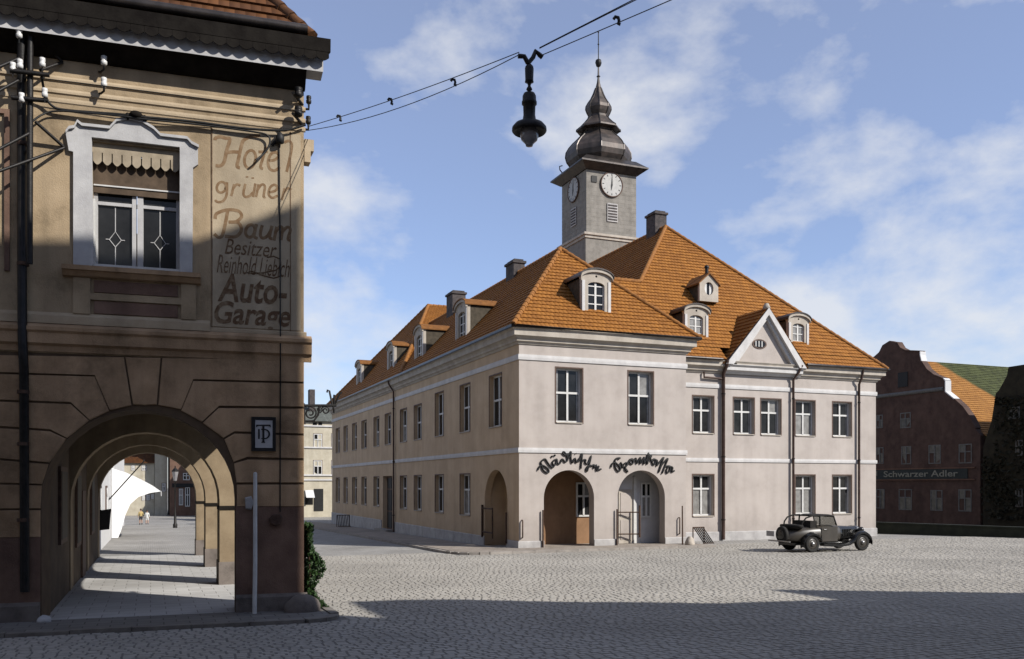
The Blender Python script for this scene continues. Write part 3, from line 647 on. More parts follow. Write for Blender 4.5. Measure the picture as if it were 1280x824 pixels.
# --- dormers
def dormer(fr, ac, z0, w, hgt, o, run, kind='seg', pale=False, top_m='slate'):
    f = MB(); h2 = hgt - .42; ww = w * .56; wz0, wz1 = z0 + .2, z0 + hgt * .74
    top = arch_pts(ac - w / 2 - .06, ac + w / 2 + .06, z0 + hgt, .34, 10) if kind == 'seg' else [(ac - w / 2, z0 + hgt - .5), (ac, z0 + hgt), (ac + w / 2, z0 + hgt - .5)]
    if kind == 'seg':
        wop = arch_pts(ac - ww / 2, ac + ww / 2, wz1, .16, 10)
        ring = [(ac + ww / 2, wz0)] + wop[::-1] + [(ac - ww / 2, wz0)]
    else:
        cz = z0 + hgt * .46; ring = [(ac + .27 * math.cos(R(t)), cz + .33 * math.sin(R(t))) for t in range(-90, 271, 20)]
    outer = [(ac - w / 2, z0)] + ([(ac - w / 2, top[0][1] - .12)] if kind == 'seg' else []) + top + ([(ac + w / 2, top[-1][1] - .12)] if kind == 'seg' else []) + [(ac + w / 2, z0)]
    # front slab with the opening cut out: left and right halves meet on the centre line
    def half(sgn):
        ou = [p for p in outer if (p[0] - ac) * sgn >= -1e-6]; ri = [p for p in ring if (p[0] - ac) * sgn >= -1e-6]
        ou.sort(key=lambda p: p[1] * 1000 + abs(p[0] - ac)) if False else None
        ztop_o = max(p[1] for p in ou); ztop_r = max(p[1] for p in ri); zbot_r = min(p[1] for p in ri)
        if kind == 'seg': o2 = [p for p in (outer if sgn < 0 else outer[::-1]) if (p[0] - ac) * sgn > 1e-6]
        else: o2 = [(ac + sgn * w / 2, z0), (ac + sgn * w / 2, z0 + hgt - .5)]
        ri = sorted([p for p in ri if (p[0] - ac) * sgn > 1e-6], key=lambda p: p[1])
        if kind == 'seg':
            ri = [(ac + sgn * ww / 2, wz0)] + sorted([p for p in wop if (p[0] - ac) * sgn > 1e-6], key=lambda p: p[1])
        return [(ac, z0)] + o2 + [(ac, ztop_o), (ac, ztop_r)] + ri[::-1] + [(ac, zbot_r)]
    for sg in (-1, 1): fpoly(f, fr, half(sg), o - .16, o)
    do = put('dormer', f, M['th_stone'], th)
    if kind == 'seg':
        c = MB()      # curved hood with its lead
        for k, (p, q) in enumerate(zip(top, top[1:])): fpoly(c, fr, [(p[0], p[1] - .13), (q[0], q[1] - .13), (q[0], q[1]), (p[0], p[1])], o + .001, o + .10)
        put('hood', c, M['th_stone'], do)
        rf = MB(); tp = arch_pts(ac - w / 2 - .1, ac + w / 2 + .1, z0 + hgt + .05, .36, 10)
        for p, q in zip(tp, tp[1:]): fpoly(rf, fr, [(p[0], p[1] - .055), (q[0], q[1] - .055), (q[0], q[1]), (p[0], p[1])], o - run, o + .14)
        put('dormer_roof', rf, M[top_m], do)
        ob = MB(); ob.lathe([(.05, 0), (.05, .03)], fr.P(ac, z0 + hgt - .3, o), 8, 'y' if abs(fr.e[0]) > .5 else 'x'); put('rosette', ob, M['black'], do)
    else:
        rf = MB()
        for sg in (-1, 1): fpoly(rf, fr, [(ac, z0 + hgt - .02), (ac, z0 + hgt + .06), (ac + sg * (w / 2 + .1), z0 + hgt - .52), (ac + sg * (w / 2 + .1), z0 + hgt - .6)], o - run, o + .08)
        put('dormer_roof', rf, M['tiles_dark_flat'], do)
    for sg in (-1, 1):
        ck = MB(); fbox(ck, fr, *(sorted((ac + sg * (w / 2 - .02), ac + sg * (w / 2 - .09)))), z0 - .05, z0 + hgt - (.4 if kind == 'seg' else .5), o - run, o - .161)
        put('cheek', ck, M['cheek'], do)
    wm = MB(); gm = MB()
    if kind == 'seg':
        fbox(gm, fr, ac - ww / 2 - .01, ac + ww / 2 + .01, wz0 - .01, wz1, o - .13, o - .115)
        hh = wz1 - wz0
        for a0, a1 in ((ac - ww / 2, ac - ww / 2 + .05), (ac + ww / 2 - .05, ac + ww / 2), (ac - .045, ac + .045)): fbox(wm, fr, a0, a1, wz0, wz1 - .01 if a0 == ac - .045 else wz1 - .14, o - .115, o - .08)
        for k in range(4):
            zc = wz0 + .03 + (hh - .2) * k / 3
            for a0, a1 in ((ac - ww / 2 + .05, ac - .045), (ac + .045, ac + ww / 2 - .05)): fbox(wm, fr, a0, a1, zc - .022, zc + .022, o - .114, o - .085)
    else:
        fbox(gm, fr, ac - .3, ac + .3, cz - .36, cz + .36, o - .13, o - .115)
        for s_ in (-1, 1): fpoly(wm, fr, [(ac + s_ * .08, cz - .3), (ac + s_ * .2, cz - .22), (ac + s_ * .265, cz), (ac + s_ * .2, cz + .22), (ac + s_ * .08, cz + .3)], o - .114, o - .09)
    if kind == 'seg':
        for sg in (-1, 1):
            pm_ = MB(); fbox(pm_, fr, *sorted((ac + sg * (w / 2 - .02), ac + sg * (w / 2 - .15))), z0 + .1, z0 + hgt - .5, o, o + .035); put('pilaster', pm_, M['th_white'], do)
        pm_ = MB(); fbox(pm_, fr, ac - w / 2 - .03, ac + w / 2 + .03, z0 + .0, z0 + .1, o, o + .06); put('dormer_sill', pm_, M['th_white'], do)
    put('pane', gm, M['glass_pale' if pale else 'glass'], do); put('sash', wm, M['white_wood'], do)
    return do
M['tiles_dark_flat'] = mat('dormer tiles', (.15, .058, .011), (.23, .093, .018), 5, .8, .4, 12, alb=.75)
M['cheek'] = mat('dormer slate cheeks', (.055, .045, .03), (.10, .08, .055), 5, .85, .3, 14)
for vc_ in (41.45, 48.9, 55.3, 64.6): dormer(FS, -(vc_ - VC), 9.5, 1.7, 2.22, -.35, 2.3, top_m='tiles_dark_flat')
dormer(FF, 3.84, 9.78, 1.42, 2.08, -.62, 2.4)
dormer(FW, 10.62, 9.38, 1.36, 1.98, -.7, 2.4, pale=True); dormer(FW, 16.76, 9.38, 1.30, 2.0, -.7, 2.4, pale=True)
dormer(FW, 12.45, 11.95, 1.12, 1.42, -2.3, 1.6, 'round')
# --- pediment over the middle of the wing
A0, A1, AM, PZ, PT = 11.72, 16.05, 13.98, 8.40, 11.12
mb = MB(); fpoly(mb, FW, [(A0 + .1, PZ - .05), (A1 - .1, PZ - .05), (AM, PT - .1)], -.3, .16); ped = put('pediment', mb, M['th_front'], th)
mb = MB()
for (p, q) in (((A0 - .22, PZ), (AM, PT + .12)), ((A1 + .22, PZ), (AM, PT + .12))):
    s_ = 1 if p[0] < q[0] else -1
    fpoly(mb, FW, [p, q, (q[0], q[1] - .34), (p[0] + s_ * .42, p[1])], .16, .50); fpoly(mb, FW, [(p[0] + s_ * .42, p[1]), (q[0], q[1] - .34), (q[0], q[1] - .55), (p[0] + s_ * .68, p[1])], .16, .34)
put('raking_cornice', mb, M['th_white'], ped)
mb = MB(); prof(mb, FW, [(0, PZ - .42), (.1, PZ - .42), (.2, PZ - .3), (.34, PZ - .26), (.34, PZ - .1), (.44, PZ - .02), (.44, PZ), (0, PZ)], A0 - .12, A1 + .12); put('pediment_cornice', mb, M['th_white'], ped)
mb = MB(); mb.lathe([(.12, 0), (.2, .1), (.1, .3)], FW.P(AM, PT + .05, .3), 8); put('finial', mb, M['th_stone'], ped)
mb = MB(); fpoly(mb, FW, [(AM - .32 + .42 * math.cos(R(t)), 9.5 + .24 * math.sin(R(t))) for t in range(0, 360, 20)], .165, .19); oc = put('oval_window', mb, M['brown_wood'], ped)
mb = MB(); fpoly(mb, FW, [(AM - .32 + .34 * math.cos(R(t)), 9.5 + .18 * math.sin(R(t))) for t in range(0, 360, 20)], .19, .2); put('pane', mb, M['glass'], oc)
mb = MB()
for x in (-.06, -.24, .12): fbox(mb, FW, AM - .32 + x - .025, AM - .32 + x + .025, 9.36, 9.64, .2, .215)
put('glazing_bar', mb, M['white_wood'], oc)
t = MB()
yb = VC + 2.5 + 2.6
for a in (A0 - .3, A1 + .3):
    slope(t, [(UC + a, VC + 2.02, PZ + .0), (UC + AM, VC + 2.02, PT + .13), (UC + AM, yb, PT + .13), (UC + a, VC + 3.2, PZ + .0)])
stuff(put('pediment_roof', t, M['tiles'], ped))
# --- lettering in old German handwriting over the two arches
def stroke(pts, a_of, r=.037, o=.04):
    mb = MB(); P = [Vector(FF.P(*a_of(x, y), o)) for x, y in pts]
    Q = [P[0]]
    for i in range(len(P) - 1):      # smooth a little
        p0, p1, p2, p3 = P[max(i - 1, 0)], P[i], P[i + 1], P[min(i + 2, len(P) - 1)]
        for t_ in (.33, .67, 1.0):
            Q.append(.5 * ((2 * p1) + (p2 - p0) * t_ + (2 * p0 - 5 * p1 + 4 * p2 - p3) * t_ ** 2 + (3 * p1 - p0 - 3 * p2 + p3) * t_ ** 3))
    mb.tube(Q, r, 6); return mb
def z1(x, y): return FF.at(665 + x / 13.474, 558 + y / 13.474, .05)
def z2(x, y): return FF.at(758 + x / 13.474, 558 + y / 13.474, .05)
L1 = [[(100, 400), (125, 345), (165, 320), (215, 335), (275, 385), (285, 430), (255, 445), (205, 415), (175, 370), (165, 310), (150, 270), (185, 230), (225, 215), (260, 265), (300, 320), (345, 360), (375, 330)], [(345, 185), (332, 160)], [(392, 165), (382, 140)],
      [(425, 215), (375, 235), (345, 275), (370, 315), (405, 300), (425, 215), (430, 280), (465, 295), (505, 215)], [(505, 215), (530, 225), (560, 265), (600, 230), (590, 160), (545, 95), (515, 105), (560, 150), (630, 135)],
      [(650, 85), (620, 140), (600, 190), (640, 175), (665, 90), (655, 180), (675, 280), (700, 240), (730, 200), (745, 270), (775, 250), (800, 200)], [(737, 118), (745, 128)],
      [(800, 250), (830, 160), (850, 120), (840, 220), (825, 375), (835, 280), (870, 230), (910, 225)], [(910, 225), (900, 280), (940, 290), (975, 225), (1000, 160), (985, 230), (960, 330), (930, 420), (915, 380), (960, 320), (1010, 330)],
      [(1010, 330), (1050, 310), (1040, 370), (1085, 310), (1090, 415), (1130, 330), (1110, 400), (1170, 380)]]
L2 = [[(80, 355), (95, 300), (140, 270), (185, 300), (235, 360), (225, 410), (195, 420), (155, 360), (145, 300), (150, 230), (185, 200), (235, 195)], [(235, 195), (205, 215)],
      [(240, 270), (270, 320), (265, 365), (300, 300), (345, 275), (350, 320), (310, 350), (340, 395), (365, 430), (320, 395), (325, 350), (375, 260)],
      [(375, 260), (410, 220), (445, 215), (455, 260), (435, 300), (395, 275), (400, 220), (470, 240), (500, 195)], [(500, 195), (515, 290), (555, 215), (580, 190), (570, 295), (620, 220), (645, 180), (630, 300), (665, 240)],
      [(665, 240), (700, 180), (710, 105), (690, 180), (690, 305), (715, 200), (765, 150), (735, 200), (720, 130), (760, 250)], [(760, 250), (800, 215), (835, 235), (810, 310), (775, 280), (790, 225), (860, 240), (850, 330)],
      [(850, 330), (920, 240), (970, 185), (925, 300), (880, 445), (930, 320)], [(930, 320), (990, 250), (1040, 205), (990, 330), (940, 460), (985, 345)], [(985, 345), (1040, 330), (1080, 345), (1060, 420), (1020, 450), (1015, 395), (1060, 340), (1120, 360), (1100, 430), (1150, 410)]]
for body, zf in ((L1, z1), (L2, z2)):
    mb = MB()
    for st_ in body:
        q = stroke(st_, zf); b = len(mb.v); mb.v += q.v; mb.sm |= {i + len(mb.f) for i in q.sm}; mb.f += [[i + b for i in f] for f in q.f]
    put('script_lettering', mb, M['black'], th)
# --- clock tower
TX, TY, TW = 28.44, 56.0, 4.0; TCX, TCY = TX + 2, TY + 2
mb = MB(); mb.box(TX, TX + TW, TY, TY + TW, 20.35, 24.85); mb.box(TX - .12, TX + TW + .12, TY - .12, TY + TW + .12, 0, 20.0)
tw = put('tower', mb, M['tower'], th)
mb = MB(); mb.box(TX - .3, TX + TW + .3, TY - .3, TY + TW + .3, 20.2, 20.36); mb.box(TX - .2, TX + TW + .2, TY - .2, TY + TW + .2, 20.0, 20.2); put('tower_ledge', mb, M['th_stone'], tw)
# slate courses up the shaft, too thin to pick apart singly
sl_ = MB(); z = 20.36
while z < 24.8:
    for (x0, x1, y0, y1) in ((TX - .007, TX + TW + .007, TY - .007, TY), (TX - .007, TX, TY, TY + TW), (TX + TW, TX + TW + .007, TY, TY + TW)):
        sl_.hexa([(x0, y0, z), (x1, y0, z), (x1, y1, z), (x0, y1, z)] + [(x0 + .005 * (x0 < TX), y0 + .005 * (y0 < TY), min(z + .3, 24.84)), (x1, y0 + .005 * (y0 < TY), min(z + .3, 24.84)), (x1, y1, min(z + .3, 24.84)), (x0 + .005 * (x0 < TX), y1, min(z + .3, 24.84))])
    z += .3
stuff(put('slate_cladding', sl_, M['tower'], tw))
def clock(fr, a, z, r):
    ax = 'y' if abs(fr.e[0]) > .5 else 'x'; sg = -1 if ax == 'y' else -1
    mb = MB(); mb.lathe([(r, 0), (r, sg * .05)], fr.P(a, z, .04), 32, ax); c = put('clock_face', mb, M['clock'], tw)
    rg = MB(); pts = [fr.P(a + r * math.cos(R(t)), z + r * math.sin(R(t)), .09) for t in range(0, 361, 12)]; rg.tube(pts, .045, 6); put('clock_rim', rg, M['brown_wood'], c)
    mk = MB()
    for i in range(12):
        t = R(30 * i); s0, s1 = r * .72, r * .88; wd = .028
        p = [(a + s0 * math.sin(t) - wd * math.cos(t), z + s0 * math.cos(t) + wd * math.sin(t)), (a + s0 * math.sin(t) + wd * math.cos(t), z + s0 * math.cos(t) - wd * math.sin(t)), (a + s1 * math.sin(t) + wd * math.cos(t), z + s1 * math.cos(t) - wd * math.sin(t)), (a + s1 * math.sin(t) - wd * math.cos(t), z + s1 * math.cos(t) + wd * math.sin(t))]
        fpoly(mk, fr, p, .09, .1)
    put('hour_marks', mk, M['black'], c)
    for nm, an, l, wd in (('hour_hand', 187, .5, .07), ('minute_hand', 2, .8, .05), ('minute_hand', 128, .55, .05)):
        t = R(an); h_ = MB(); p = [(a - wd * math.cos(t), z + wd * math.sin(t)), (a + wd * math.cos(t), z - wd * math.sin(t)), (a + r * l * math.sin(t), z + r * l * math.cos(t))]
        fpoly(h_, fr, p, .1, .12)
        if nm != 'minute_hand' or an == 2: put(nm, h_, M['black'], c)
TF, TS = Frame(TX, TY, 1, 0), Frame(TX, TY, 0, -1)
clock(TF, 1.98, 23.98, .86); clock(TS, -1.95, 23.98, .86)
for fr, a in ((TF, 2.05), (TS, -1.95)):
    mb = MB(); fbox(mb, fr, a - .42, a + .42, 21.35, 22.65, .036, .075); w_ = put('tower_shutter', mb, M['th_plinth'], tw)
    mb = MB()
    for z in (21.45, 21.65, 21.85, 22.05, 22.25, 22.45): fbox(mb, fr, a - .36, a + .36, z, z + .1, .075, .095)
    put('louvre', mb, M['chimney'], w_)
mb = MB(); fbox(mb, TF, .38, .82, 24.0, 24.45, .036, .06); put('hatch', mb, M['black'], tw)
# tower roof: flared plate and octagonal onion
mb = MB()
def ring(h, z): return [(TCX - h, TCY - h, z), (TCX + h, TCY - h, z), (TCX + h, TCY + h, z), (TCX - h, TCY + h, z)]
mb.hexa(ring(2.1, 24.86) + ring(2.62, 25.25)); mb.hexa(ring(2.66, 25.25) + ring(2.66, 25.36)); mb.hexa(ring(2.62, 25.36) + ring(2.0, 25.9))
put('tower_eaves', mb, M['slate'], tw)
dz = lambda y: 2.697 + (604.7 - (40 + y / 4.12)) / 17.04
pr = [(1.95, dz(722)), (2.06, dz(700)), (2.32, dz(675)), (2.42, dz(650)), (2.38, dz(625)), (2.17, dz(600)), (1.9, dz(578)), (1.62, dz(560)), (1.34, dz(540)), (1.18, dz(525)), (1.16, dz(518)), (1.64, dz(514)), (1.62, dz(506)), (1.3, dz(488)), (1.02, dz(468)), (.78, dz(448)), (.72, dz(436)), (.84, dz(420)), (.94, dz(402)), (.92, dz(386)), (.76, dz(366)), (.57, dz(348)), (.38, dz(320)), (.22, dz(290)), (.12, dz(262)), (.07, dz(235)), (.05, dz(180))]
mb = MB(); mb.lathe([(r_, z) for r_, z in pr], (TCX, TCY, 0), 8, 'z', False, R(0)); put('onion_dome', mb, M['dome'], tw)
mb = MB()
for k in range(8):
    an = 2 * math.pi * (k + .5) / 8; mb.tube([(TCX + r_ * 1.0 * math.cos(an), TCY + r_ * math.sin(an), z) for r_, z in pr[:24]], .045, 5)
put('dome_seams', mb, M['slate'], tw)
mb = MB(); mb.tube([(TCX, TCY, dz(250)), (TCX, TCY, dz(0))], .035, 6); mb.lathe([(.02, dz(185)), (.17, dz(176)), (.24, dz(160)), (.2, dz(146)), (.02, dz(138))], (TCX, TCY, 0), 10); mb.lathe([(.03, dz(238)), (.15, dz(230)), (.03, dz(222))], (TCX, TCY, 0), 10); mb.lathe([(.02, dz(70)), (.08, dz(64)), (.02, dz(58))], (TCX, TCY, 0), 8); mb.lathe([(.02, dz(6)), (.07, dz(2)), (.02, dz(-3))], (TCX, TCY, 0), 8)
put('spire_rod', mb, M['iron'], tw)
mb = MB(); mb.tube([(TX - .45, TY + 2.9, 25.4), (TX - .7, TY + 2.9, 25.65), (TX - .72, TY + 2.9, 25.9), (TX - .5, TY + 2.9, 25.98)], .04, 6); put('lamp_bracket', mb, M['iron'], tw)
# --- iron poles and bracket gates at the arches
for a in (1.02, 4.45):
    mb = MB(); mb.tube([FF.P(a, .0, .1), FF.P(a, 1.62, .1)], .035, 6); put('arch_post', mb, M['rust'], th)
for a in (.12, 7.55):
    mb = MB(); mb.tube([FF.P(a, .5, .03), FF.P(a, .52, .1), FF.P(a, 1.2, .1), FF.P(a, 1.22, .03)], .03, 6); put('wall_handle', mb, M['rust'], th)
mb = MB(); mb.tube([FS.P(-4.15, .3, .06), FS.P(-4.15, 1.75, .06)], .05, 6); mb.tube([FS.P(-4.15, 1.6, .06), FS.P(-2.85, 1.6, .06)], .035, 6); mb.tube([FS.P(-4.15, .55, .06), FS.P(-2.85, .55, .06)], .035, 6); mb.tube([FS.P(-2.85, .3, .06), FS.P(-2.85, 1.65, .06)], .03, 6); put('gate_bracket', mb, M['rust'], th)
mb = MB(); mb.tube([FS.P(-1.2, .2, .08), FS.P(-1.2, 1.5, .08)], .035, 6); put('arch_post', mb, M['rust'], th)
mb = MB(); mb.tube([FF.P(4.95, 1.45, -.9), FF.P(6.0, 1.45, -.6)], .03, 6); mb.tube([FF.P(4.9, .5, -.9), FF.P(6.0, .5, -.6)], .03, 6); mb.tube([FF.P(5.95, .35, -.6), FF.P(5.95, 1.75, -.6)], .045, 6); mb.tube([FF.P(4.92, .07, -.9), FF.P(4.92, 1.6, -.9)], .035, 6); put('porch_gate', mb, M['rust'], th)

# ================================================================== hotel with the arcade
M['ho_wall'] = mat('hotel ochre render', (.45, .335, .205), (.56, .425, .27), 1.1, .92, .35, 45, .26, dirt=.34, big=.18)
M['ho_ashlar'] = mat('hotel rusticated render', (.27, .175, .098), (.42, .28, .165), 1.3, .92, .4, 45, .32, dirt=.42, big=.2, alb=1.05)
M['ho_inner'] = mat('shaded arcade render', (.085, .058, .038), (.14, .098, .065), 1.2, .92, .3, 45, .18, dirt=.25)  # arcade gloom put into the colour of ceiling and inner wall
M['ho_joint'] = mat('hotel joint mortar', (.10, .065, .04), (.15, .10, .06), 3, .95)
M['ho_dado'] = mat('hotel brown dado', (.105, .062, .045), (.17, .105, .075), 1.6, .9, .35, 45, .2, dirt=.3, alb=1.1)
M['ho_plinth'] = mat('hotel plinth', (.15, .125, .11), (.24, .205, .18), 2.2, .9, .35, 40, .1, dirt=.3)
M['ho_trim'] = mat('hotel pale stucco', (.52, .51, .51), (.64, .63, .62), 3, .88, .2, 45, .12, dirt=.15)
M['ho_moul'] = mat('hotel moulding', (.48, .37, .24), (.60, .48, .33), 1.6, .9, .25, 45, .12, dirt=.2)
M['ho_dark'] = mat('tarred eaves board', (.010, .008, .007), (.022, .019, .016), 3, .9, .2, 30, spec=.08)
M['ho_paint'] = mat('faded sign paint', (.22, .13, .065), (.37, .26, .155), 9, .9, 0, contrast=(.42, .75))
M['ho_paint2'] = mat('brown sign paint', (.15, .085, .045), (.34, .25, .155), 9, .9, 0, contrast=(.45, .75))
M['ho_panel'] = mat('sign panel ground', (.50, .40, .27), (.59, .485, .34), 1.5, .92, .25, 45, .2, dirt=.22, big=.12)
M['porcelain'] = mat('white porcelain', (.72, .71, .68), (.80, .79, .76), 8, .25, spec=.5)
M['cloth'] = mat('striped blind cloth', (.34, .28, .20), (.48, .40, .29), 4, .95, .1, 60)
M['cloth_dark'] = mat('brown blind cloth', (.085, .06, .04), (.15, .105, .07), 4, .95, .1, 60)
FH = Frame(2.72, 17.26, .9971, -.0757)
ho = empty('hotel', (-1.5, 22, .15), 'ochre corner hotel with arcade at street level and a painted sign on its wall', 'hotel')
ARC = (-4.51, -1.26, -.3, 4.03, 1.625); HL = -12.0
mb = MB(); wall(mb, FH, HL, 0, -.3, 5.0, [ARC], .85, True)
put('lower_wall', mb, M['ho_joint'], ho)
WO = (-3.70, -2.23, 6.60, 8.82, 0)
mb = MB(); wall(mb, FH, HL, 0, 5.0, 10.6, [WO], .34); put('upper_wall', mb, M['ho_wall'], ho)
m_ = MB(); fbox(m_, FH, -.03, -.001, -.3, 10.6, -.85, -.001); put('end_face', m_, M['ho_wall'], ho)
# rusticated blocks, each one on its own
CEN, ARAD, SPR = -2.885, 1.625, 2.405
def fix(p):
    a, z = p
    if z > SPR:
        d = math.hypot(a - CEN, z - SPR)
        if d < ARAD + .012: k = (ARAD + .012) / d; return (CEN + (a - CEN) * k, SPR + (z - SPR) * k)
    elif abs(a - CEN) < ARAD + .012: return (CEN + math.copysign(ARAD + .012, a - CEN), z)
    return p
BL = [[(-70, 443), (155, 447), (164.5, 507), (138.5, 513), (120, 469), (-70, 463)], [(157, 447), (201, 448), (196, 506), (181, 507), (166.5, 506)], [(203, 448), (385, 450), (381, 477.5), (240.5, 474), (225.5, 512), (198, 506.5)],
      [(-70, 466), (118.5, 471), (136.8, 514), (113, 525), (90, 503), (-70, 497)], [(-70, 500), (88.5, 505.5), (111.5, 526), (86, 549), (63.5, 537), (-70, 528)], [(-70, 531), (62.5, 539.5), (84.5, 550), (66, 580), (-70, 567)],
      [(-70, 570), (65, 582), (55, 605.5), (-70, 601)], [(-70, 604), (54, 607.5), (51, 635.5), (-70, 636)], [(-70, 638), (51, 638), (51, 671), (-70, 673)],
      [(241.5, 476.5), (381, 480), (381, 508.5), (273, 507.5), (252, 527.5), (226.5, 513.5)], [(273, 510.5), (381, 511.5), (381, 542.3), (292.5, 539.5), (279, 547.5), (253.5, 529)], [(293, 542.3), (381, 545), (381, 573.2), (309, 571.5), (292, 577.5), (280.5, 549.5)],
      [(310, 574.5), (381, 576), (381, 603.3), (295.5, 603.3), (292.5, 579.5)], [(296, 606), (381, 606), (381, 633), (296, 633)]]
for b in BL:
    pts = [fix((max(p[0], HL), p[1])) for p in (FH.at(*q) for q in b)]
    pts = [(min(a, .0), z) for a, z in pts]
    m_ = MB(); fpoly(m_, FH, pts, .001, .035 + random.uniform(-.004, .006), .012); put('ashlar_block', m_, M['ho_ashlar'], ho)
m_ = MB(); fbox(m_, FH, -1.245, 0, .62, 2.27, .001, .03); put('dado', m_, M['ho_dado'], ho)
m_ = MB(); fbox(m_, FH, HL, -4.525, .62, 1.88, .001, .028); put('dado', m_, M['ho_dado'], ho)
m_ = MB(); prof(m_, FH, [(0, -.2), (.09, -.2), (.09, .56), (.05, .62), (0, .62)], -1.245, .06); put('plinth', m_, M['ho_plinth'], ho)
m_ = MB(); prof(m_, FH, [(0, -.2), (.09, -.2), (.09, .56), (.05, .62), (0, .62)], HL, -4.525); put('plinth', m_, M['ho_plinth'], ho)
# belt cornice, sill course, upper mouldings
m_ = MB(); prof(m_, FH, [(0, 5.02), (.04, 5.02), (.06, 5.12), (.12, 5.16), (.12, 5.34), (.16, 5.38), (.16, 5.44), (.02, 5.52), (0, 5.52)], HL, .14); put('belt_cornice', m_, M['ho_ashlar'], ho)
m_ = MB(); prof(m_, FH, [(0, 5.52), (.05, 5.52), (.05, 5.66), (.02, 5.72), (0, 5.72)], HL, -1.7); prof(m_, FH, [(0, 5.52), (.03, 5.52), (.03, 5.58), (0, 5.6)], -1.7, .05); put('sill_course', m_, M['ho_moul'], ho)
for z, o_ in ((9.42, .018), (9.58, .026), (9.80, .036)):
    m_ = MB(); prof(m_, FH, [(0, z), (o_, z + .02), (o_, z + .06), (o_ * .4, z + .10), (0, z + .10)], HL, .03); put('frieze_moulding', m_, M['ho_moul'], ho)
# eaves: soffit, fascia, lambrequin of rounded tabs, gutter
m_ = MB(); prof(m_, FH, [(0, 10.45), (.42, 10.45), (.46, 10.42), (.46, 10.80), (0, 10.80)], HL, .32); put('fascia', m_, M['ho_trim'], ho)
m_ = MB(); prof(m_, FH, [(0, 10.2), (.1, 10.22), (.3, 10.38), (.40, 10.445), (0, 10.445)], HL, .02); put('soffit', m_, M['ho_dark'], ho)
m_ = MB(); prof(m_, FH, [(.40, 10.80), (.60, 10.74), (.62, 10.98), (.50, 11.02), (.40, 11.0)], HL, .44); put('eaves_board', m_, M['ho_dark'], ho)
tabm = MB(); fl = Frame(0, 0, 1, 0); fpoly(tabm, fl, [(-.112, .18)] + [(-.112 + .224 * i / 6, .06 - .06 * math.sin(math.pi * i / 6)) for i in range(7)] + [(.112, .18)], -.008, .008); tabm = tabm.mesh('eaves_tab')
for i in range(36):
    a = .30 - .228 * i
    put('eaves_tab', tabm, M['ho_dark'], ho, FH.P(a, 10.575 + random.uniform(-.006, .006), .585), FH.rz)
m_ = MB(); m_.tube([FH.P(HL, 11.12, .56), FH.P(.02, 11.12, .56)], .085, 10); put('gutter', m_, M['slate'], ho)
# roof
E0 = lambda a, r_: FH.P(a - max(0, r_) * (1 if a > -1 else 0), 11.02 + 1.35 * r_, .46 - r_)
t = MB(); slope(t, [E0(HL, 0), E0(.12, 0), E0(.12, 5), E0(HL, 5)], .3, .045, .19)
p0, p1 = Vector(E0(.12, 0)), Vector(E0(.12, 5)); slope(t, [p0, p0 + Vector((0, 19, 0)), p1 + Vector((0, 12, 0)), p1], .3, .045, .19)
stuff(put('roof', t, M['tiles_dark'], ho))
h = MB(); hip_tiles(h, p0, p1, .12, .33); M['hip_dark'] = mat('dark ridge tiles', (.07, .027, .008), (.14, .055, .014), 6, .8, .3, 20)
stuff(put('ridge_tiles', h, M['hip_dark'], ho))
# window with its stucco surround
ZW = lambda x, y, o_=.05: FH.at(80 + x / 3.583, 130 + y / 3.583, o_)
surL = [ZW(*p) for p in ((42, 740), (42, 215), (22, 210), (8, 130), (20, 105), (45, 100), (58, 74), (78, 90), (205, 103), (235, 70), (290, 60), (320, 62), (320, 172), (124, 150), (133, 716), (120, 740))]
surR = [ZW(*p) for p in ((320, 62), (352, 76), (400, 106), (430, 136), (550, 150), (570, 172), (600, 186), (600, 272), (578, 286), (575, 758), (518, 752), (519, 195), (320, 172))]
for s_ in (surL, surR):
    m_ = MB(); fpoly(m_, FH, s_, .001, .07); put('window_surround', m_, M['ho_trim'], ho)
crest = [ZW(*p, .1) for p in ((8, 118), (22, 100), (46, 96), (60, 70), (80, 86), (205, 99), (236, 66), (290, 55), (352, 71), (402, 102), (432, 132), (552, 146), (572, 168), (604, 184))]
for p, q in zip(crest, crest[1:]):
    m_ = MB(); fpoly(m_, FH, [p, q, (q[0], q[1] - .05), (p[0], p[1] - .05)], .07, .12); put('hood_moulding', m_, M['ho_trim'], ho)
m_ = MB(); c = ZW(322, 60, .12); m_.lathe([(.02, -.05), (.10, -.03), (.13, .02), (.08, .08), (.02, .1)], FH.P(c[0], c[1] + .02, .1), 10); m_.lathe([(.02, -.06), (.07, 0), (.02, .06)], FH.P(c[0] + .14, c[1], .1), 8); m_.lathe([(.02, -.06), (.07, 0), (.02, .06)], FH.P(c[0] - .14, c[1] + .01, .1), 8); put('crest_ornament', m_, M['ho_dark'], ho)
a0, a1, z0, z1_ = WO[:4]; ac = (a0 + a1) / 2
win = MB()
for x0, x1 in ((a0, a0 + .07), (a1 - .07, a1), (ac - .09, ac - .02), (ac + .0, ac + .10)): fbox(win, FH, x0, x1, z0, z1_ - .3, -.3, -.22 if x0 != ac else -.2)
fbox(win, FH, a0 + .07, a1 - .07, z0, z0 + .06, -.3, -.225); fbox(win, FH, a0 + .07, a1 - .07, z0 + 1.16, z0 + 1.22, -.3, -.225)
wo_ = put('window', win, M['ho_trim'], ho)
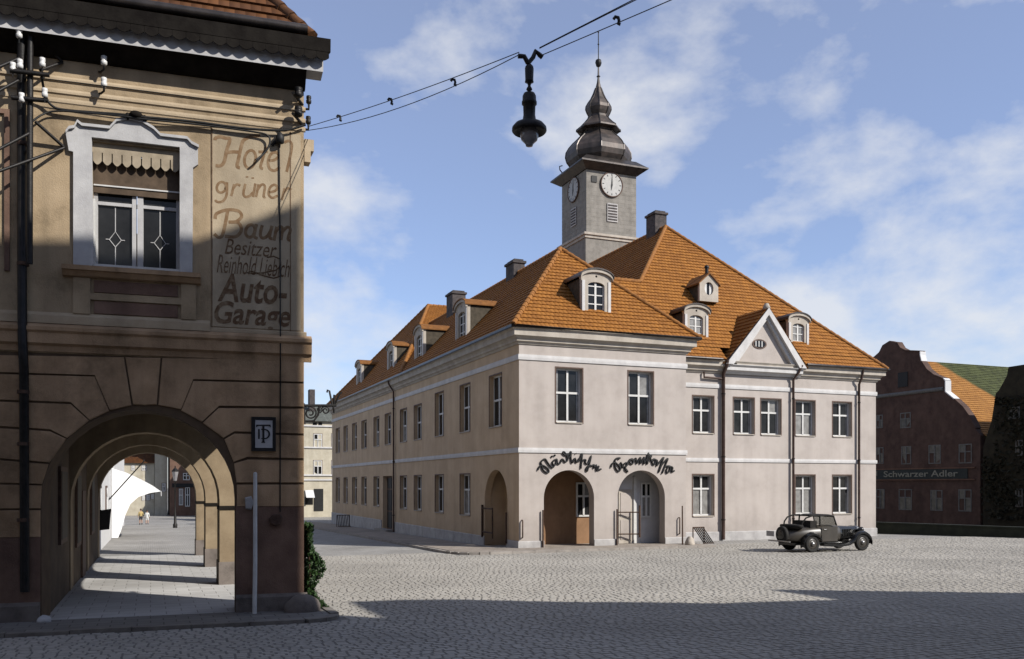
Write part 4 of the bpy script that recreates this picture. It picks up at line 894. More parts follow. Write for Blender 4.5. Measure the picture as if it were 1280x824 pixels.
for x0, x1 in ((a0 + .07, ac - .09), (ac + .10, a1 - .07)):
    for y0, y1 in ((z0 + .06, z0 + 1.16), (z0 + 1.22, z1_)):
        m_ = MB(); fbox(m_, FH, x0, x1, y0, y1, -.285, -.27); put('pane', m_, M['glass'], wo_)
    xc = (x0 + x1) / 2; m_ = MB()
    for pts in ([(xc, z0 + .08), (xc, z0 + .42)], [(xc, z0 + .42), (xc - .1, z0 + .55), (xc, z0 + .7), (xc + .1, z0 + .55), (xc, z0 + .42)], [(xc, z0 + .7), (xc, z0 + 1.14)], [(xc - .16, z0 + .55), (xc - .1, z0 + .55)], [(xc + .1, z0 + .55), (xc + .16, z0 + .55)]):
        m_.tube([FH.P(a, z, -.262) for a, z in pts], .009, 5)
    put('leading', m_, M['ho_trim'], wo_)
m_ = MB(); fbox(m_, FH, a0 - .02, a1 + .02, z0 - .03, z0 + .03, -.05, .02); fbox(m_, FH, a0, a0 + .05, z0 + .03, z0 + 1.2, -.2, -.02); put('window_frame', m_, M['white_wood'], wo_)
m_ = MB(); fbox(m_, FH, a0, a1, z1_ - .17, z1_ + .02, -.12, -.06); put('pelmet', m_, M['cloth'], wo_)
n = 9
for k in range(n):      # valance: one scalloped tab after the other
    x0, x1 = a0 + (a1 - a0) * (k + .06) / n, a0 + (a1 - a0) * (k + .94) / n
    m_ = MB(); fpoly(m_, FH, [(x0, z1_ - .17)] + [(x0 + (x1 - x0) * i / 5, z1_ - .32 - .07 * math.sin(math.pi * i / 5)) for i in range(6)] + [(x1, z1_ - .17)], -.075, -.06); put('valance_tab', m_, M['cloth'], wo_)
m_ = MB(); fbox(m_, FH, a0 + .01, a1 - .01, z1_ - .86, z1_ - .16, -.2, -.17); put('roller_blind', m_, M['cloth_dark'], wo_)
m_ = MB(); fbox(m_, FH, a0 + .01, a1 - .01, z1_ - .74, z1_ - .715, -.17, -.15); put('blind_rail', m_, M['white_wood'], wo_)
m_ = MB(); prof(m_, FH, [(0, 6.36), (.1, 6.38), (.16, 6.46), (.2, 6.47), (.2, 6.55), (0, 6.57)], -4.16, -1.86); put('window_sill', m_, M['ho_ashlar'], ho)
for x0, x1, y0, y1 in ((-4.0, -3.72, 5.72, 6.36), (-2.2, -1.94, 5.72, 6.36), (-3.72, -2.2, 5.98, 6.1)):
    m_ = MB(); fbox(m_, FH, x0, x1, y0, y1, .001, .05); put('apron', m_, M['ho_wall'], ho)
for y0, y1 in ((6.12, 6.33), (5.74, 5.96)):
    m_ = MB(); fbox(m_, FH, -3.66, -2.26, y0, y1, .001, .03); put('apron_panel', m_, M['ho_dado'], ho)
# neighbouring bay's frame and plain pilaster lines
for x0, x1, y0, y1 in ((-5.08, -5.0, 6.4, 9.2), (-6.9, -6.82, 6.4, 9.2), (-6.82, -5.08, 9.12, 9.2)):
    m_ = MB(); fbox(m_, FH, x0, x1, y0, y1, .001, .05); put('bay_moulding', m_, M['ho_dado'], ho)
# painted sign
m_ = MB(); fbox(m_, FH, -1.66, -.06, 5.62, 9.36, .001, .012); sp = put('sign_panel', m_, M['ho_panel'], ho)
for x in (-1.665, -.25):
    m_ = MB(); fbox(m_, FH, x - .008, x + .008, 5.6, 9.4, .012, .018); put('panel_line', m_, M['ho_paint2'], sp)
def sign(body, px0, px1, pyb, pyt, m, shear=.28, bold=.0):
    me = text_mb(body, 1.0, shear, bold, .002); (xa, zb), (xb, zt) = FH.at(px0, pyb), FH.at(px1, pyt)
    fit_text(me, xb - xa, zt - zb); me.materials.append(M[m])
    o = bpy.data.objects.new('painted_lettering', me); COL.objects.link(o); o.parent = sp; o.location = FH.P(xa, zb, .016); o.rotation_euler.z = FH.rz + .0; return o
def ribbon(mb, pts, w):
    """a brush stroke of even width through smoothed points, in wall coordinates"""
    P_ = [Vector(p) for p in pts]; Q = [P_[0]]
    for i in range(len(P_) - 1):
        p0, p1, p2, p3 = P_[max(i - 1, 0)], P_[i], P_[i + 1], P_[min(i + 2, len(P_) - 1)]
        for t_ in (.25, .5, .75, 1.0): Q.append(.5 * ((2 * p1) + (p2 - p0) * t_ + (2 * p0 - 5 * p1 + 4 * p2 - p3) * t_ ** 2 + (3 * p1 - p0 - 3 * p2 + p3) * t_ ** 3))
    L_, R_ = [], []
    for i, p in enumerate(Q):
        d = (Q[min(i + 1, len(Q) - 1)] - Q[max(i - 1, 0)]); d = d.normalized() if d.length else Vector((1, 0)); n_ = Vector((-d.y, d.x)) * w / 2
        L_.append(p + n_); R_.append(p - n_)
    k = len(Q); h_ = .014 + .0006 * random.random()
    mb.add([FH.P(p.x, p.y, h_) for p in L_] + [FH.P(p.x, p.y, h_) for p in R_], [(i, i + 1, k + i + 1, k + i) for i in range(k - 1)])
def ell(cx, cy, rx, ry, sl=0.0): return [(cx + rx * math.cos(R(t)) - sl * ry * math.sin(R(t)), cy + ry * math.sin(R(t))) for t in range(0, 391, 30)]
ZH = lambda x, y: FH.at(255 + x / 6.338, 160 + y / 6.338)
ZG = lambda x, y: FH.at(255 + x / 5.15, 260 + y / 5.15)
WORDS = [(ZH, .062, [[(88, 100), (92, 82), (130, 72), (170, 84), (205, 92), (180, 180), (160, 270), (130, 302), (92, 300)], [(445, 62), (370, 72), (320, 95), (300, 130), (275, 240), (262, 305), (285, 318)], [(165, 200), (230, 192), (292, 196)]]),
         (ZH, .052, [ell(365, 250, 44, 70, .12), [(492, 150), (470, 230), (448, 310), (468, 325)], [(432, 192), (505, 190)], [(510, 262), (560, 255), (592, 222), (570, 195), (530, 210), (508, 270), (520, 325), (560, 340), (602, 312)], [(635, 118), (672, 105), (695, 140), (680, 240), (655, 350)]]),
         (ZH, .046, [ell(138, 472, 36, 42, .1), [(182, 432), (180, 530), (150, 582), (108, 588), (88, 572)], [(240, 448), (216, 542)], [(228, 488), (258, 450), (288, 460)], [(328, 445), (312, 520), (330, 548), (362, 540), (390, 510)], [(408, 442), (388, 550)], [(340, 384), (342, 396)], [(385, 393), (387, 405)], [(432, 448), (412, 550)], [(420, 500), (455, 452), (482, 465), (472, 545), (486, 548)], [(512, 512), (560, 502), (582, 475), (560, 452), (525, 472), (512, 525), (540, 556), (585, 538)], [(640, 480), (616, 572)], [(630, 518), (660, 480), (692, 492)]]),
         (ZG, .06, [[(152, 22), (138, 100), (118, 178), (92, 190), (66, 168)], [(72, 72), (82, 38), (150, 14), (222, 22), (242, 58), (205, 90), (158, 92)], [(158, 92), (222, 98), (240, 145), (205, 186), (135, 184)]]),
         (ZG, .058, [ell(298, 150, 30, 40, .12), [(338, 106), (322, 180), (345, 198)], [(375, 112), (362, 172), (378, 196), (408, 182), (428, 150)], [(438, 116), (422, 188), (440, 200)], [(468, 122), (450, 212)], [(458, 160), (488, 122), (505, 138), (495, 208)], [(500, 160), (535, 125), (556, 142), (540, 200), (558, 212)]])]
for zf, w_, sts in WORDS:
    for st_ in sts:
        m_ = MB(); ribbon(m_, [zf(*p) for p in st_], w_); put('painted_stroke', m_, M['ho_paint'], sp)
sign('Besitzer', 281, 346, 317.5, 303.5, 'ho_paint2', .3, .0); sign('Reinhold Liebich', 271, 362, 341, 325, 'ho_paint2', .35, -.004)
sign('Auto-', 272, 359, 377, 347, 'ho_paint2', .22, .02); sign('Garage', 268, 363, 413, 381, 'ho_paint2', .22, .02)
fl_ = MB(); fl_.tube([FH.P(*FH.at(x, y), .016) for x, y in ((334, 322), (342, 320.5), (350, 324), (351, 332), (345, 338), (330, 341), (316, 342), (309, 341), (314, 339), (330, 345), (342, 348), (352, 345))], .012, 4); put('flourish', fl_, M['ho_paint2'], sp)
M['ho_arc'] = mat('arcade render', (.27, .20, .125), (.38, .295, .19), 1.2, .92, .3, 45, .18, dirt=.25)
# --- the arcade behind: piers with side arches, cross arches, inner wall, ceiling
PV_ = [17.25, 23.0, 29.0, 35.0]; PL = .85; UO, UI, UL = 2.5, 1.60, -1.74
FA = Frame(UO, 17.25, 0, 1)                # outer side (towards the street)
ops = [(PV_[i] + PL - 17.25, PV_[i + 1] - 17.25, -.8, 4.70, .35) for i in range(3)]
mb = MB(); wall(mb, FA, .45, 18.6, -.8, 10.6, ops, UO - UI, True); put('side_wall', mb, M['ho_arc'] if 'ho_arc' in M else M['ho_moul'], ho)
for k, v0 in enumerate(PV_):
    if k:
        fr = Frame(0, v0, 1, 0); mb = MB()
        wall(mb, fr, UL, UI, -.8, 4.86, [(UL + .02, UI - .02, -.8, 3.98 - .05 * k, 1.64)], PL, True); put('cross_arch', mb, M['ho_arc'], ho)
    mb = MB(); mb.box(UI - .04, UO + .04, v0 - .03 if k else v0 + .4, v0 + PL + .03, gz(v0) - .2, gz(v0) + .62); put('pier_base', mb, M['ho_plinth'], ho)
    mb = MB(); mb.box(UI - .03, UO + .03, v0 - .02 if k else v0 + .4, v0 + PL + .02, 2.1 - .05 * k, 2.2 - .05 * k); put('impost', mb, M['ho_dark'], ho)
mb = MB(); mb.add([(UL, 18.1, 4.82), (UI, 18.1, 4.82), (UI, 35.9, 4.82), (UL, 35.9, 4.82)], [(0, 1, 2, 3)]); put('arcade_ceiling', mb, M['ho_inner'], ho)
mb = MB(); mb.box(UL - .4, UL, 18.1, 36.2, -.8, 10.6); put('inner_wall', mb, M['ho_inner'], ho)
mb = MB(); mb.box(-13, UL - .4, 35.6, 36.2, -.8, 12); mb.box(UL - .4, UO, 35.9, 36.2, 4.3, 12); put('rear_wall', mb, M['ho_wall'], ho)
mb = MB(); mb.box(UL + .001, UL + .06, 20.2, 21.7, 1.45, 3.05); sc = put('show_window', mb, M['brown_wood'], ho)
mb = MB(); mb.box(UL + .06, UL + .07, 20.3, 21.6, 1.55, 2.95); put('pane', mb, M['black'], sc)
for v0 in (24.6, 30.6):
    mb = MB(); mb.box(UL + .001, UL + .05, v0, v0 + 1.5, 1.1, 3.0); sc = put('show_window', mb, M['brown_wood'], ho)
    mb = MB(); mb.box(UL + .05, UL + .06, v0 + .1, v0 + 1.4, 1.2, 2.9); put('pane', mb, M['black'], sc)
mb = MB(); mb.box(UL + .001, UL + .05, 26.6, 27.8, .1, 2.5); put('shop_door', mb, M['brown_wood'], ho)
# console on the corner that holds the street wires
mb = MB(); c = FH.P(.02, 9.3, -.1); mb.box(c[0], c[0] + .18, c[1], c[1] + .3, 9.12, 9.34); mb.box(c[0], c[0] + .12, c[1], c[1] + .25, 8.9, 9.12); put('corner_console', mb, M['ho_moul'], ho)

# ================================================================== other buildings
def plain_house(name, label, x0, x1, y0, y1, ez, rz, wm, rm, ridge='x', zb=-1.0, cat='house', hip=False):
    o = empty(name, ((x0 + x1) / 2, (y0 + y1) / 2, zb), label, cat)
    mb = MB(); mb.box(x0, x1, y0, y1, zb, ez); put('wall', mb, wm, o)
    t = MB(); xc, yc = (x0 + x1) / 2, (y0 + y1) / 2; v = .3
    if ridge == 'x':
        h_ = (y1 - y0) / 2 if hip else 0
        a, b = (x0 + h_, yc, rz), (x1 - h_, yc, rz)
        slope(t, [(x0 - v, y0 - v, ez), (x1 + v, y0 - v, ez), b, a]); slope(t, [(x0 - v, y1 + v, ez), (x1 + v, y1 + v, ez), b, a])
        if hip: slope(t, [(x0 - v, y0 - v, ez), (x0 - v, y1 + v, ez), a]); slope(t, [(x1 + v, y0 - v, ez), (x1 + v, y1 + v, ez), b])
        else: 
            g_ = MB(); g_.add([(x0, y0, ez), (x0, y1, ez), a], [(0, 1, 2)]); g_.add([(x1, y0, ez), (x1, y1, ez), b], [(0, 1, 2)]); put('gable', g_, wm, o)
    else:
        a, b = (xc, y0, rz), (xc, y1, rz)
        slope(t, [(x0 - v, y0, ez), (x0 - v, y1, ez), b, a]); slope(t, [(x1 + v, y0, ez), (x1 + v, y1, ez), b, a])
        g_ = MB(); g_.add([(x0, y0, ez), (x1, y0, ez), a], [(0, 1, 2)]); g_.add([(x0, y1, ez), (x1, y1, ez), b], [(0, 1, 2)]); put('gable', g_, wm, o)
    if t.f: stuff(put('roof', t, rm, o))
    return o
def house_windows(o, fr, cols, rows, w, h, tr=.6, deep=-.04, mats=('white_wood', 'glass', None, 'th_stone')):
    for a in cols:
        for z in rows: window(fr, a - w / 2, a + w / 2, z, z + h, o, tr, deep, mats=mats)
M['cream'] = mat('cream render', (.56, .50, .38), (.66, .60, .47), 1.5, .9, .2, 40, .12, dirt=.15)
M['whitewash'] = mat('whitewashed render', (.72, .72, .72), (.80, .80, .80), 1.5, .9, .2, 40, .06)
M['darkbrick'] = mat('soot dark brick', (.055, .032, .025), (.095, .058, .045), 1.5, .9, .3, 18, .15, dirt=.2, alb=.95)
M['ivywall'] = mat('dark olive render', (.024, .02, .012), (.042, .036, .02), 2.2, .95, .5, 9, dirt=.25)
M['inn_frame'] = mat('grey window paint', (.14, .14, .13), (.2, .2, .19), 6, .7)
M['signboard'] = mat('dark teal board', (.012, .02, .02), (.024, .034, .034), 4, .6)
M['inn_glass'] = mat('dim inn glass', (.09, .095, .085), (.17, .175, .16), 3, .3, spec=.4)
M['slate_tiles'] = tile_mat('grey green slates', (.10, .11, .10), (.18, .19, .17))
M['brownhouse'] = mat('brown render', (.15, .085, .06), (.22, .13, .09), 1.5, .9, .2, 40, .1)
# the inn with the curved gable, standing across the square (its gable looks down the square, away from the sun)
UA = 53.0; FA_ = Frame(UA, 0, 0, -1)     # a = -v
inn = empty('gabled_inn', (58, 49, -.2), 'dark brick inn with curved gable and its name on a board across the front', 'inn')
G = lambda x, y: FA_.at(1080 + x / 5.495, 410 + y / 5.495)
pr_ = [G(*p) for p in ((225, 100), (250, 140), (285, 158), (385, 162), (385, 185), (395, 230), (430, 285), (480, 325), (545, 350), (558, 362), (558, 440), (620, 490), (680, 545), (725, 610), (765, 690))]
top_c = G(175, 88)
right = [(a - top_c[0], z) for a, z in pr_]
outl = [(top_c[0] + d, z) for d, z in right] + [(top_c[0] + right[-1][0] + .4, right[-1][1] - .5), (top_c[0] + right[-1][0] + .4, -1.2)]
outl = [(2 * top_c[0] - a, z) for a, z in outl][::-1] + [(top_c[0], top_c[1])] + outl
m_ = MB(); fpoly(m_, FA_, outl, -.45, 0); put('gable_wall', m_, M['darkbrick'], inn)
for k, (p, q) in enumerate(zip([(top_c[0] + d, z) for d, z in right], [(top_c[0] + d, z) for d, z in right][1:])):
    m_ = MB(); n_ = Vector((q[0] - p[0], q[1] - p[1])).normalized(); 
    fpoly(m_, FA_, [p, q, (q[0] - n_.y * .07, q[1] + n_.x * .07), (p[0] - n_.y * .07, p[1] + n_.x * .07)], -.5, .06); put('coping', m_, M['whitewash'] if k in (3, 4, 8, 9, 10) else M['darkbrick'], inn)  # sunlight put into the colour: only the sunlit steps are white
m_ = MB(); gl = G(80, 478); gr = G(545, 430); prof(m_, FA_, [(0, gl[1] - .1), (.12, gl[1] - .05), (.15, gl[1] + .05), (0, gl[1] + .2)], 2 * top_c[0] - gr[0], gr[0]); put('gable_cornice', m_, M['inn_frame'], inn)
G8 = lambda x, y: FA_.at(1080 + x / 5.495, 550 + y / 5.495)
for (x0, x1, y0, y1, f_) in ((258, 325, 42, 168, G8), (445, 528, 32, 165, G8), (652, 742, 25, 162, G8), (85, 135, 50, 165, G8), (85, 142, 338, 470, G8), (240, 330, 338, 480, G8), (458, 540, 345, 485, G8), (650, 740, 340, 490, G8), (250, 322, 578, 690, G), (85, 130, 595, 690, G)):
    p, q = f_(x0, y1), f_(x1, y0); o_ = window(FA_, p[0], q[0], p[1], q[1], inn, .6, -.03, curtain=False, mats=('inn_frame' if 'inn_frame' in M else 'white_wood', 'inn_glass', None, None))
p, q = G(235, 410), G(302, 300); m_ = MB(); fbox(m_, FA_, p[0], q[0], p[1], q[1], .001, .05); put('loft_shutter', m_, M['black'], inn)
p, q = G8(60, 272), G8(715, 195); m_ = MB(); fbox(m_, FA_, p[0] - 6, q[0], p[1] + .02, q[1], .001, .06); bd = put('name_board', m_, M['signboard'] if 'signboard' in M else M['black'], inn)
for z in (p[1] - .08, q[1]):
    m_ = MB(); fbox(m_, FA_, p[0] - 6, q[0] + .6, z, z + .09, .001, .09); put('board_moulding', m_, M['brownhouse'], bd)
M['goldpaint'] = mat('pale sign lettering', (.26, .26, .21), (.34, .34, .28), 6, .8)
me = text_mb('Schwarzer Adler', 1.0, 0, .012, .01); p, q = G8(140, 256), G8(650, 206); fit_text(me, q[0] - p[0], q[1] - p[1]); me.materials.append(M['goldpaint'])
o_ = bpy.data.objects.new('board_lettering', me); COL.objects.link(o_); o_.parent = bd; o_.location = FA_.P(p[0], p[1], .075); o_.rotation_euler.z = FA_.rz
p, q = G8(88, 248), G8(95, 214); m_ = MB(); fbox(m_, FA_, p[0], q[0], p[1], q[1], .065, .08); put('board_lettering', m_, M['goldpaint'], bd)
vtop = -top_c[0]; rgz = G(400, 158)[1] - .2; ea = outl[-2]; ev = -ea[0]; hw = vtop - ev
t = MB(); slope(t, [(UA + .3, ev - .2, ea[1] - .1), (UA + 24, ev - .2, ea[1] - .1), (UA + 24, vtop, rgz), (UA + .3, vtop, rgz)]); slope(t, [(UA + .3, vtop + hw, ea[1] - .1), (UA + 24, vtop + hw, ea[1] - .1), (UA + 24, vtop, rgz), (UA + .3, vtop, rgz)])
stuff(put('roof', t, M['tiles_green_patch'], inn))
m_ = MB(); m_.box(UA + .46, UA + 23.8, ev, ev + 2 * hw, -1.2, ea[1] - .15); put('rear_walls', m_, M['darkbrick'], inn)
# its dark neighbour, nearer, with a stepped gable
nb = empty('dark_house', (57, 38, -.2), 'dark olive house overgrown at the side of the gabled inn', 'house')
vL = -FA_.at(1243, 600)[0]; zt = [FA_.at(x, y) for x, y in ((1232, 560), (1243, 525), (1248, 492), (1252, 488), (1262, 470), (1264, 459), (1290, 455), (1340, 430))]
FN = Frame(UA - .25, 0, 0, -1)
pts = [(zt[0][0], -1.2)] + zt + [(-vL + 11, zt[-1][1]), (-vL + 11, -1.2)]
m_ = MB(); fpoly(m_, FN, pts, -9, 0); put('wall', m_, M['ivywall'], nb)
for x0, x1, y0, y1 in ((1060, 1110, 0, 110), (1060, 1110, 335, 460), (1010, 1090, -230, -140)):
    p, q = G8(x0, y1), G8(x1, y0); window(FN, p[0], q[0], p[1], q[1], nb, .6, -.03, mats=('inn_frame', 'inn_glass', None, None))
# overgrowth on that house
lv = MB(); rnd = random.Random(5)
for _ in range(2600):
    a = rnd.uniform(zt[0][0], -vL + 6); z = rnd.uniform(.3, 8.5); lim = -vL + .3
    if z > 4.5 and a < zt[2][0]: continue
    if rnd.random() < .35 * math.sin(a * 1.7 + z * .9) + .3: continue
    s_ = rnd.uniform(.10, .2); c = Vector(FN.P(a, z, rnd.uniform(.02, .22))); x = Vector((rnd.uniform(-1, 1), rnd.uniform(-1, 1), rnd.uniform(-1, 1))).normalized(); y = x.cross(Vector((rnd.uniform(-1, 1), rnd.uniform(-1, 1), rnd.uniform(-1, 1)))).normalized()
    lv.add([c - x * s_, c + y * s_ * .6, c + x * s_, c - y * s_ * .6], [(0, 1, 2, 3)])
M['ivy'] = mat('ivy leaves', (.012, .03, .008), (.04, .085, .02), 5, .55, spec=.3)
M['ivy_dull'] = mat('dull climber leaves', (.014, .014, .007), (.032, .03, .014), 5, .8)
stuff(put('climber', lv, M['ivy_dull'], nb))
# low dark garden wall in front of the inn
m_ = MB(); pA, pB, pC = Vector((37.2, 38.2)), Vector((39.6, 30.5)), Vector((46, 12))
gw = empty('garden_wall', (39.6, 30.5, 0), 'low dark green garden wall beside the car park end of the town hall', 'wall')
gw['label'] = 'low dark green garden wall in front of the gabled inn'
M['gwall'] = mat('dark green painted wall', (.022, .026, .018), (.04, .045, .03), 2, .85, .3, 20)
def wallrun(p, q, z0, z1, wd, m, nm):
    mb = MB(); n_ = Vector((-(q - p).y, (q - p).x)).normalized() * wd
    ring_ = [p - n_, q - n_, q + n_, p + n_]; mb.hexa([(c.x, c.y, z0) for c in ring_] + [(c.x, c.y, z1) for c in ring_]); return put(nm, mb, m, gw)
for p, q in ((pA, pB), (pB, pC)): wallrun(p, q, -.4, .50, .12, M['gwall'], 'wall_run'); wallrun(p, q, .50, .58, .17, M['gwall'], 'coping')
# cream house closing the street between hotel and town hall
VB = 92.0; FB = Frame(0, VB, 1, 0)
bh = plain_house('street_end_house', 'pale three storey shop house at the far end of the street', FB.at(300, 600)[0], FB.at(470, 600)[0], VB, VB + 11, FB.at(400, 527)[1], FB.at(400, 510)[1] + .7, M['cream'], M['slate_tiles'] if 'slate_tiles' in M else M['tiles_dark'], zb=-1.2)
Z6 = lambda x, y: FB.at(380 + x / 4.333, 490 + y / 4.333)
for (x0, x1, y0, y1) in ((52, 98, 228, 302), (52, 98, 372, 448), (150, 190, 228, 302), (150, 190, 372, 448), (-50, -4, 228, 302), (-50, -4, 372, 448)):
    p, q = Z6(x0, y1), Z6(x1, y0); window(FB, p[0], q[0], p[1], q[1], bh, .6, -.03)
for (x0, x1) in ((48, 70), (78, 98)):
    p, q = Z6(x0, 186), Z6(x1, 166); m_ = MB(); fbox(m_, FB, p[0], q[0], p[1], q[1], .001, .03); put('attic_light', m_, M['glass'], bh)
p, q = Z6(54, 645), Z6(104, 525); m_ = MB(); fbox(m_, FB, p[0], q[0], p[1], q[1], .001, .06); put('shop_door', m_, M['black'], bh)
p, q = Z6(5, 610), Z6(48, 570); m_ = MB(); fbox(m_, FB, p[0], q[0], p[1], q[1], .001, .06); put('shop_window', m_, M['glass'], bh)
p, q = Z6(5, 572), Z6(50, 532); m_ = MB(); m_.hexa([FB.P(p[0], p[1], .9), FB.P(q[0], p[1], .9), FB.P(q[0], p[1], 1.0), FB.P(p[0], p[1], 1.0), FB.P(p[0], q[1], .02), FB.P(q[0], q[1], .02), FB.P(q[0], q[1], .1), FB.P(p[0], q[1], .1)]); put('awning', m_, M['whitewash'], bh)
for y in (188, 305, 455, 480):
    z = Z6(50, y)[1]; m_ = MB(); prof(m_, FB, [(0, z), (.12, z), (.12, z + .14), (0, z + .16)], FB.at(300, 600)[0], FB.at(470, 600)[0]); put('string_course', m_, M['th_white'], bh)
p, q = FB.at(393, 513), FB.at(400, 498); m_ = MB(); m_.box(p[0], q[0], VB + 3, VB + 4, p[1] - 1, q[1] + 1.2); put('chimney', m_, M['chimney'], bh)
# houses beyond the arcade: white row house on the left, cream and brown houses closing the view
rh = plain_house('white_row_house', 'sunlit white row house seen through the arcade', -12, -1.95, 37.2, 78, 5.4, 9, M['whitewash'], M['tiles_dark'], 'y', zb=-1.2)
for v0 in (40, 45.5, 66, 72):
    m_ = MB(); m_.box(-1.95 + .001, -1.9, v0, v0 + 1.3, 1.0, 2.6); w_ = put('shop_window', m_, M['brown_wood'], rh); m_ = MB(); m_.box(-1.9, -1.89, v0 + .1, v0 + 1.2, 1.1, 2.5); put('pane', m_, M['glass'], w_)
VF = 104.0; FZ = Frame(0, VF, 1, 0); ZA = lambda x, y: FZ.at(120 + x / 5.883, 560 + y / 5.883)
x0, x1 = ZA(60, 0)[0], ZA(525, 0)[0]; ez = ZA(300, 112)[1]
ch = plain_house('cream_corner_house', 'cream house with dark mansard roof seen through the arcade', x0, ZA(430, 0)[0], VF, VF + 10, ez, ZA(300, 50)[1] + 2.0, M['cream'], M['tiles_dark'], zb=-1.2)
ch2 = plain_house('tall_cream_house', 'tall cream house front beside the brown shop seen through the arcade', ZA(432, 0)[0], x1, VF - .6, VF + 9, ez + 5, ez + 8, M['cream'], M['tiles_dark'], zb=-1.2)
br_ = plain_house('brown_shop_house', 'dark brown shop house behind the street lamp', ZA(540, 0)[0], ZA(1100, 0)[0], VF - 3, VF + 9, ez + 4.5, ez + 8, M['brownhouse'], M['tiles_dark'], zb=-1.2)
FZ2 = Frame(0, VF - 3, 1, 0); FZ3 = Frame(0, VF - .6, 1, 0)
for (xa, xb, ya, yb) in ((335, 372, 130, 165), (260, 285, 130, 165), (338, 360, 345, 385), (370, 395, 345, 385), (405, 428, 340, 375)):
    p, q = ZA(xa, yb), ZA(xb, ya); window(FZ, p[0], q[0], p[1], q[1], ch, .6, -.03)
for (xa, xb, ya, yb) in ((485, 512, 260, 320),):
    p, q = ZA(xa, yb), ZA(xb, ya); window(FZ3, p[0], q[0], p[1], q[1], ch2, .6, -.03)
ZB = lambda x, y: FZ2.at(120 + x / 5.883, 560 + y / 5.883)
for (xa, xb, ya, yb) in ((610, 640, 300, 420), (655, 690, 290, 430), (640, 690, 185, 235)):
    p, q = ZB(xa, yb), ZB(xb, ya); window(FZ2, p[0], q[0], p[1], q[1], br_, .6, -.03)
p, q = ZB(560, 290), ZB(740, 262); m_ = MB(); fbox(m_, FZ2, p[0], q[0], p[1], q[1], .001, .1); put('shop_fascia', m_, M['black'], br_)
# houses on the near side of the square (beside the camera, out of frame): their roofs throw the shade over the setts and the hotel
M['near1'] = mat('grey render', (.34, .31, .28), (.42, .39, .35), 1.5, .9, .2, 40, .1)
TK, KK = math.tan(SUN_AZ), math.tan(SUN_EL) / math.cos(SUN_AZ)
def edge(px, py=None, uvz=None, y=4.0):
    """where the ray from a shade-edge point towards the sun passes the house fronts at that y"""
    if uvz is None:
        r = ray(px, py); t_ = (SL * VC - CZ) / (r[2] + SL * r[1]); uvz = (r[0] * t_, r[1] * t_, CZ + r[2] * t_)
    return (uvz[0] + (uvz[1] - y) * TK, uvz[2] + (uvz[1] - y) * KK)
def hotel_edge(px, py): a, z = FH.at(px, py); return edge(0, 0, FH.P(a, z))
hA, hB, hC = hotel_edge(30, 300), hotel_edge(245, 300), hotel_edge(374, 258)
FM = Frame(0, 4.0, -1, 0)
sh = empty('tall_market_house', (10, -2, .3), 'tall grey market house on the near side of the square', 'house')
m_ = MB(); fpoly(m_, FM, [(-7.4, -.2), (-hC[0] - .05, -.2), (-hC[0] - .05, hC[1] + .1), (-hC[0] + .12, hC[1]), (-hB[0], hB[1]), (-hA[0], hA[1]), (-7.4, hA[1])], -11, 0); put('wall', m_, M['near1'], sh)
house_windows(sh, FM, [-8.6, -10.3, -12.0], [2.0, 5.4, 8.8, 12.2, 15.4], 1.0, 1.7)
def low_house(nm, label, pts, x1, cols, rows, m):
    o = empty(nm, ((pts[0][0] + x1) / 2, -2, .3), label, 'house'); m_ = MB()
    fpoly(m_, FM, [(-pts[0][0], -.2)] + [(-a, z) for a, z in pts] + [(-x1, pts[-1][1]), (-x1, -.2)], -11, 0); put('wall', m_, m, o); house_windows(o, FM, cols, rows, 1.0, 1.7); return o
E1 = [edge(400, 778), edge(503, 777), edge(434, 753), edge(500, 750.5), edge(572, 750), edge(700, 753), edge(800, 753.5), edge(900, 755)]
E1[0] = (hC[0] + .1, E1[1][1] + .3)
low_house('gabled_market_house', 'cream market house with a front gable on the near side of the square', E1, E1[-1][0] + .2, [E1[0][0] + 1.4, E1[0][0] + 3.4, E1[0][0] + 5.2], [2.0, 5.2, 7.9], M['cream'])
E2 = [(E1[-1][0] + .3, E1[-1][1]), edge(1060, 750), edge(1130, 745.5)]
low_house('low_market_house', 'low brown market house on the near side of the square', E2, E2[-1][0] - .02, [E2[0][0] + 1.2, E2[0][0] + 3], [2.0, 5.2, 7.6], M['brownhouse'])
E3 = [edge(960, 737.5), edge(1280, 742)]; E3[0] = (E2[-1][0] + .02, E3[0][1])
low_house('corner_market_house', 'long grey market house with a raised end on the near side of the square', E3, 48, [E3[0][0] + 1.6 + 2.2 * i for i in range(9)], [2.0, 5.2], M['near1'])

# unseen houses added behind and left of the camera to hold back sky light
bk = low_house('sky_blocker_behind', 'tall brown block added behind the camera to hold back sky light', [(-4.6, 15.0)], 6.2, [], [], M['brownhouse'])
for c_ in list(bk.children): c_.location.y -= 17
bl = plain_house('sky_blocker_left', 'long dark brick block added left of the camera to hold back sky light', -26, -9.5, -24, 9.5, 14, 18, M['darkbrick'], M['tiles_dark'], 'y', zb=-.2)
FL = Frame(-9.5, 0, 0, -1)
house_windows(bl, Frame(-9.5, 0, 0, 1), [-18, -13, -8, -3, 2, 7], [2.0, 5.6, 9.2], 1.1, 1.8)

# ================================================================== things on and beside the hotel
def at_depth(px, py, d):
    r = ray(px, py); return (r[0] * d, r[1] * d, CZ + r[2] * d)
def HP(px, py, o_=0.0): return FH.P(*FH.at(px, py, o_), o_)
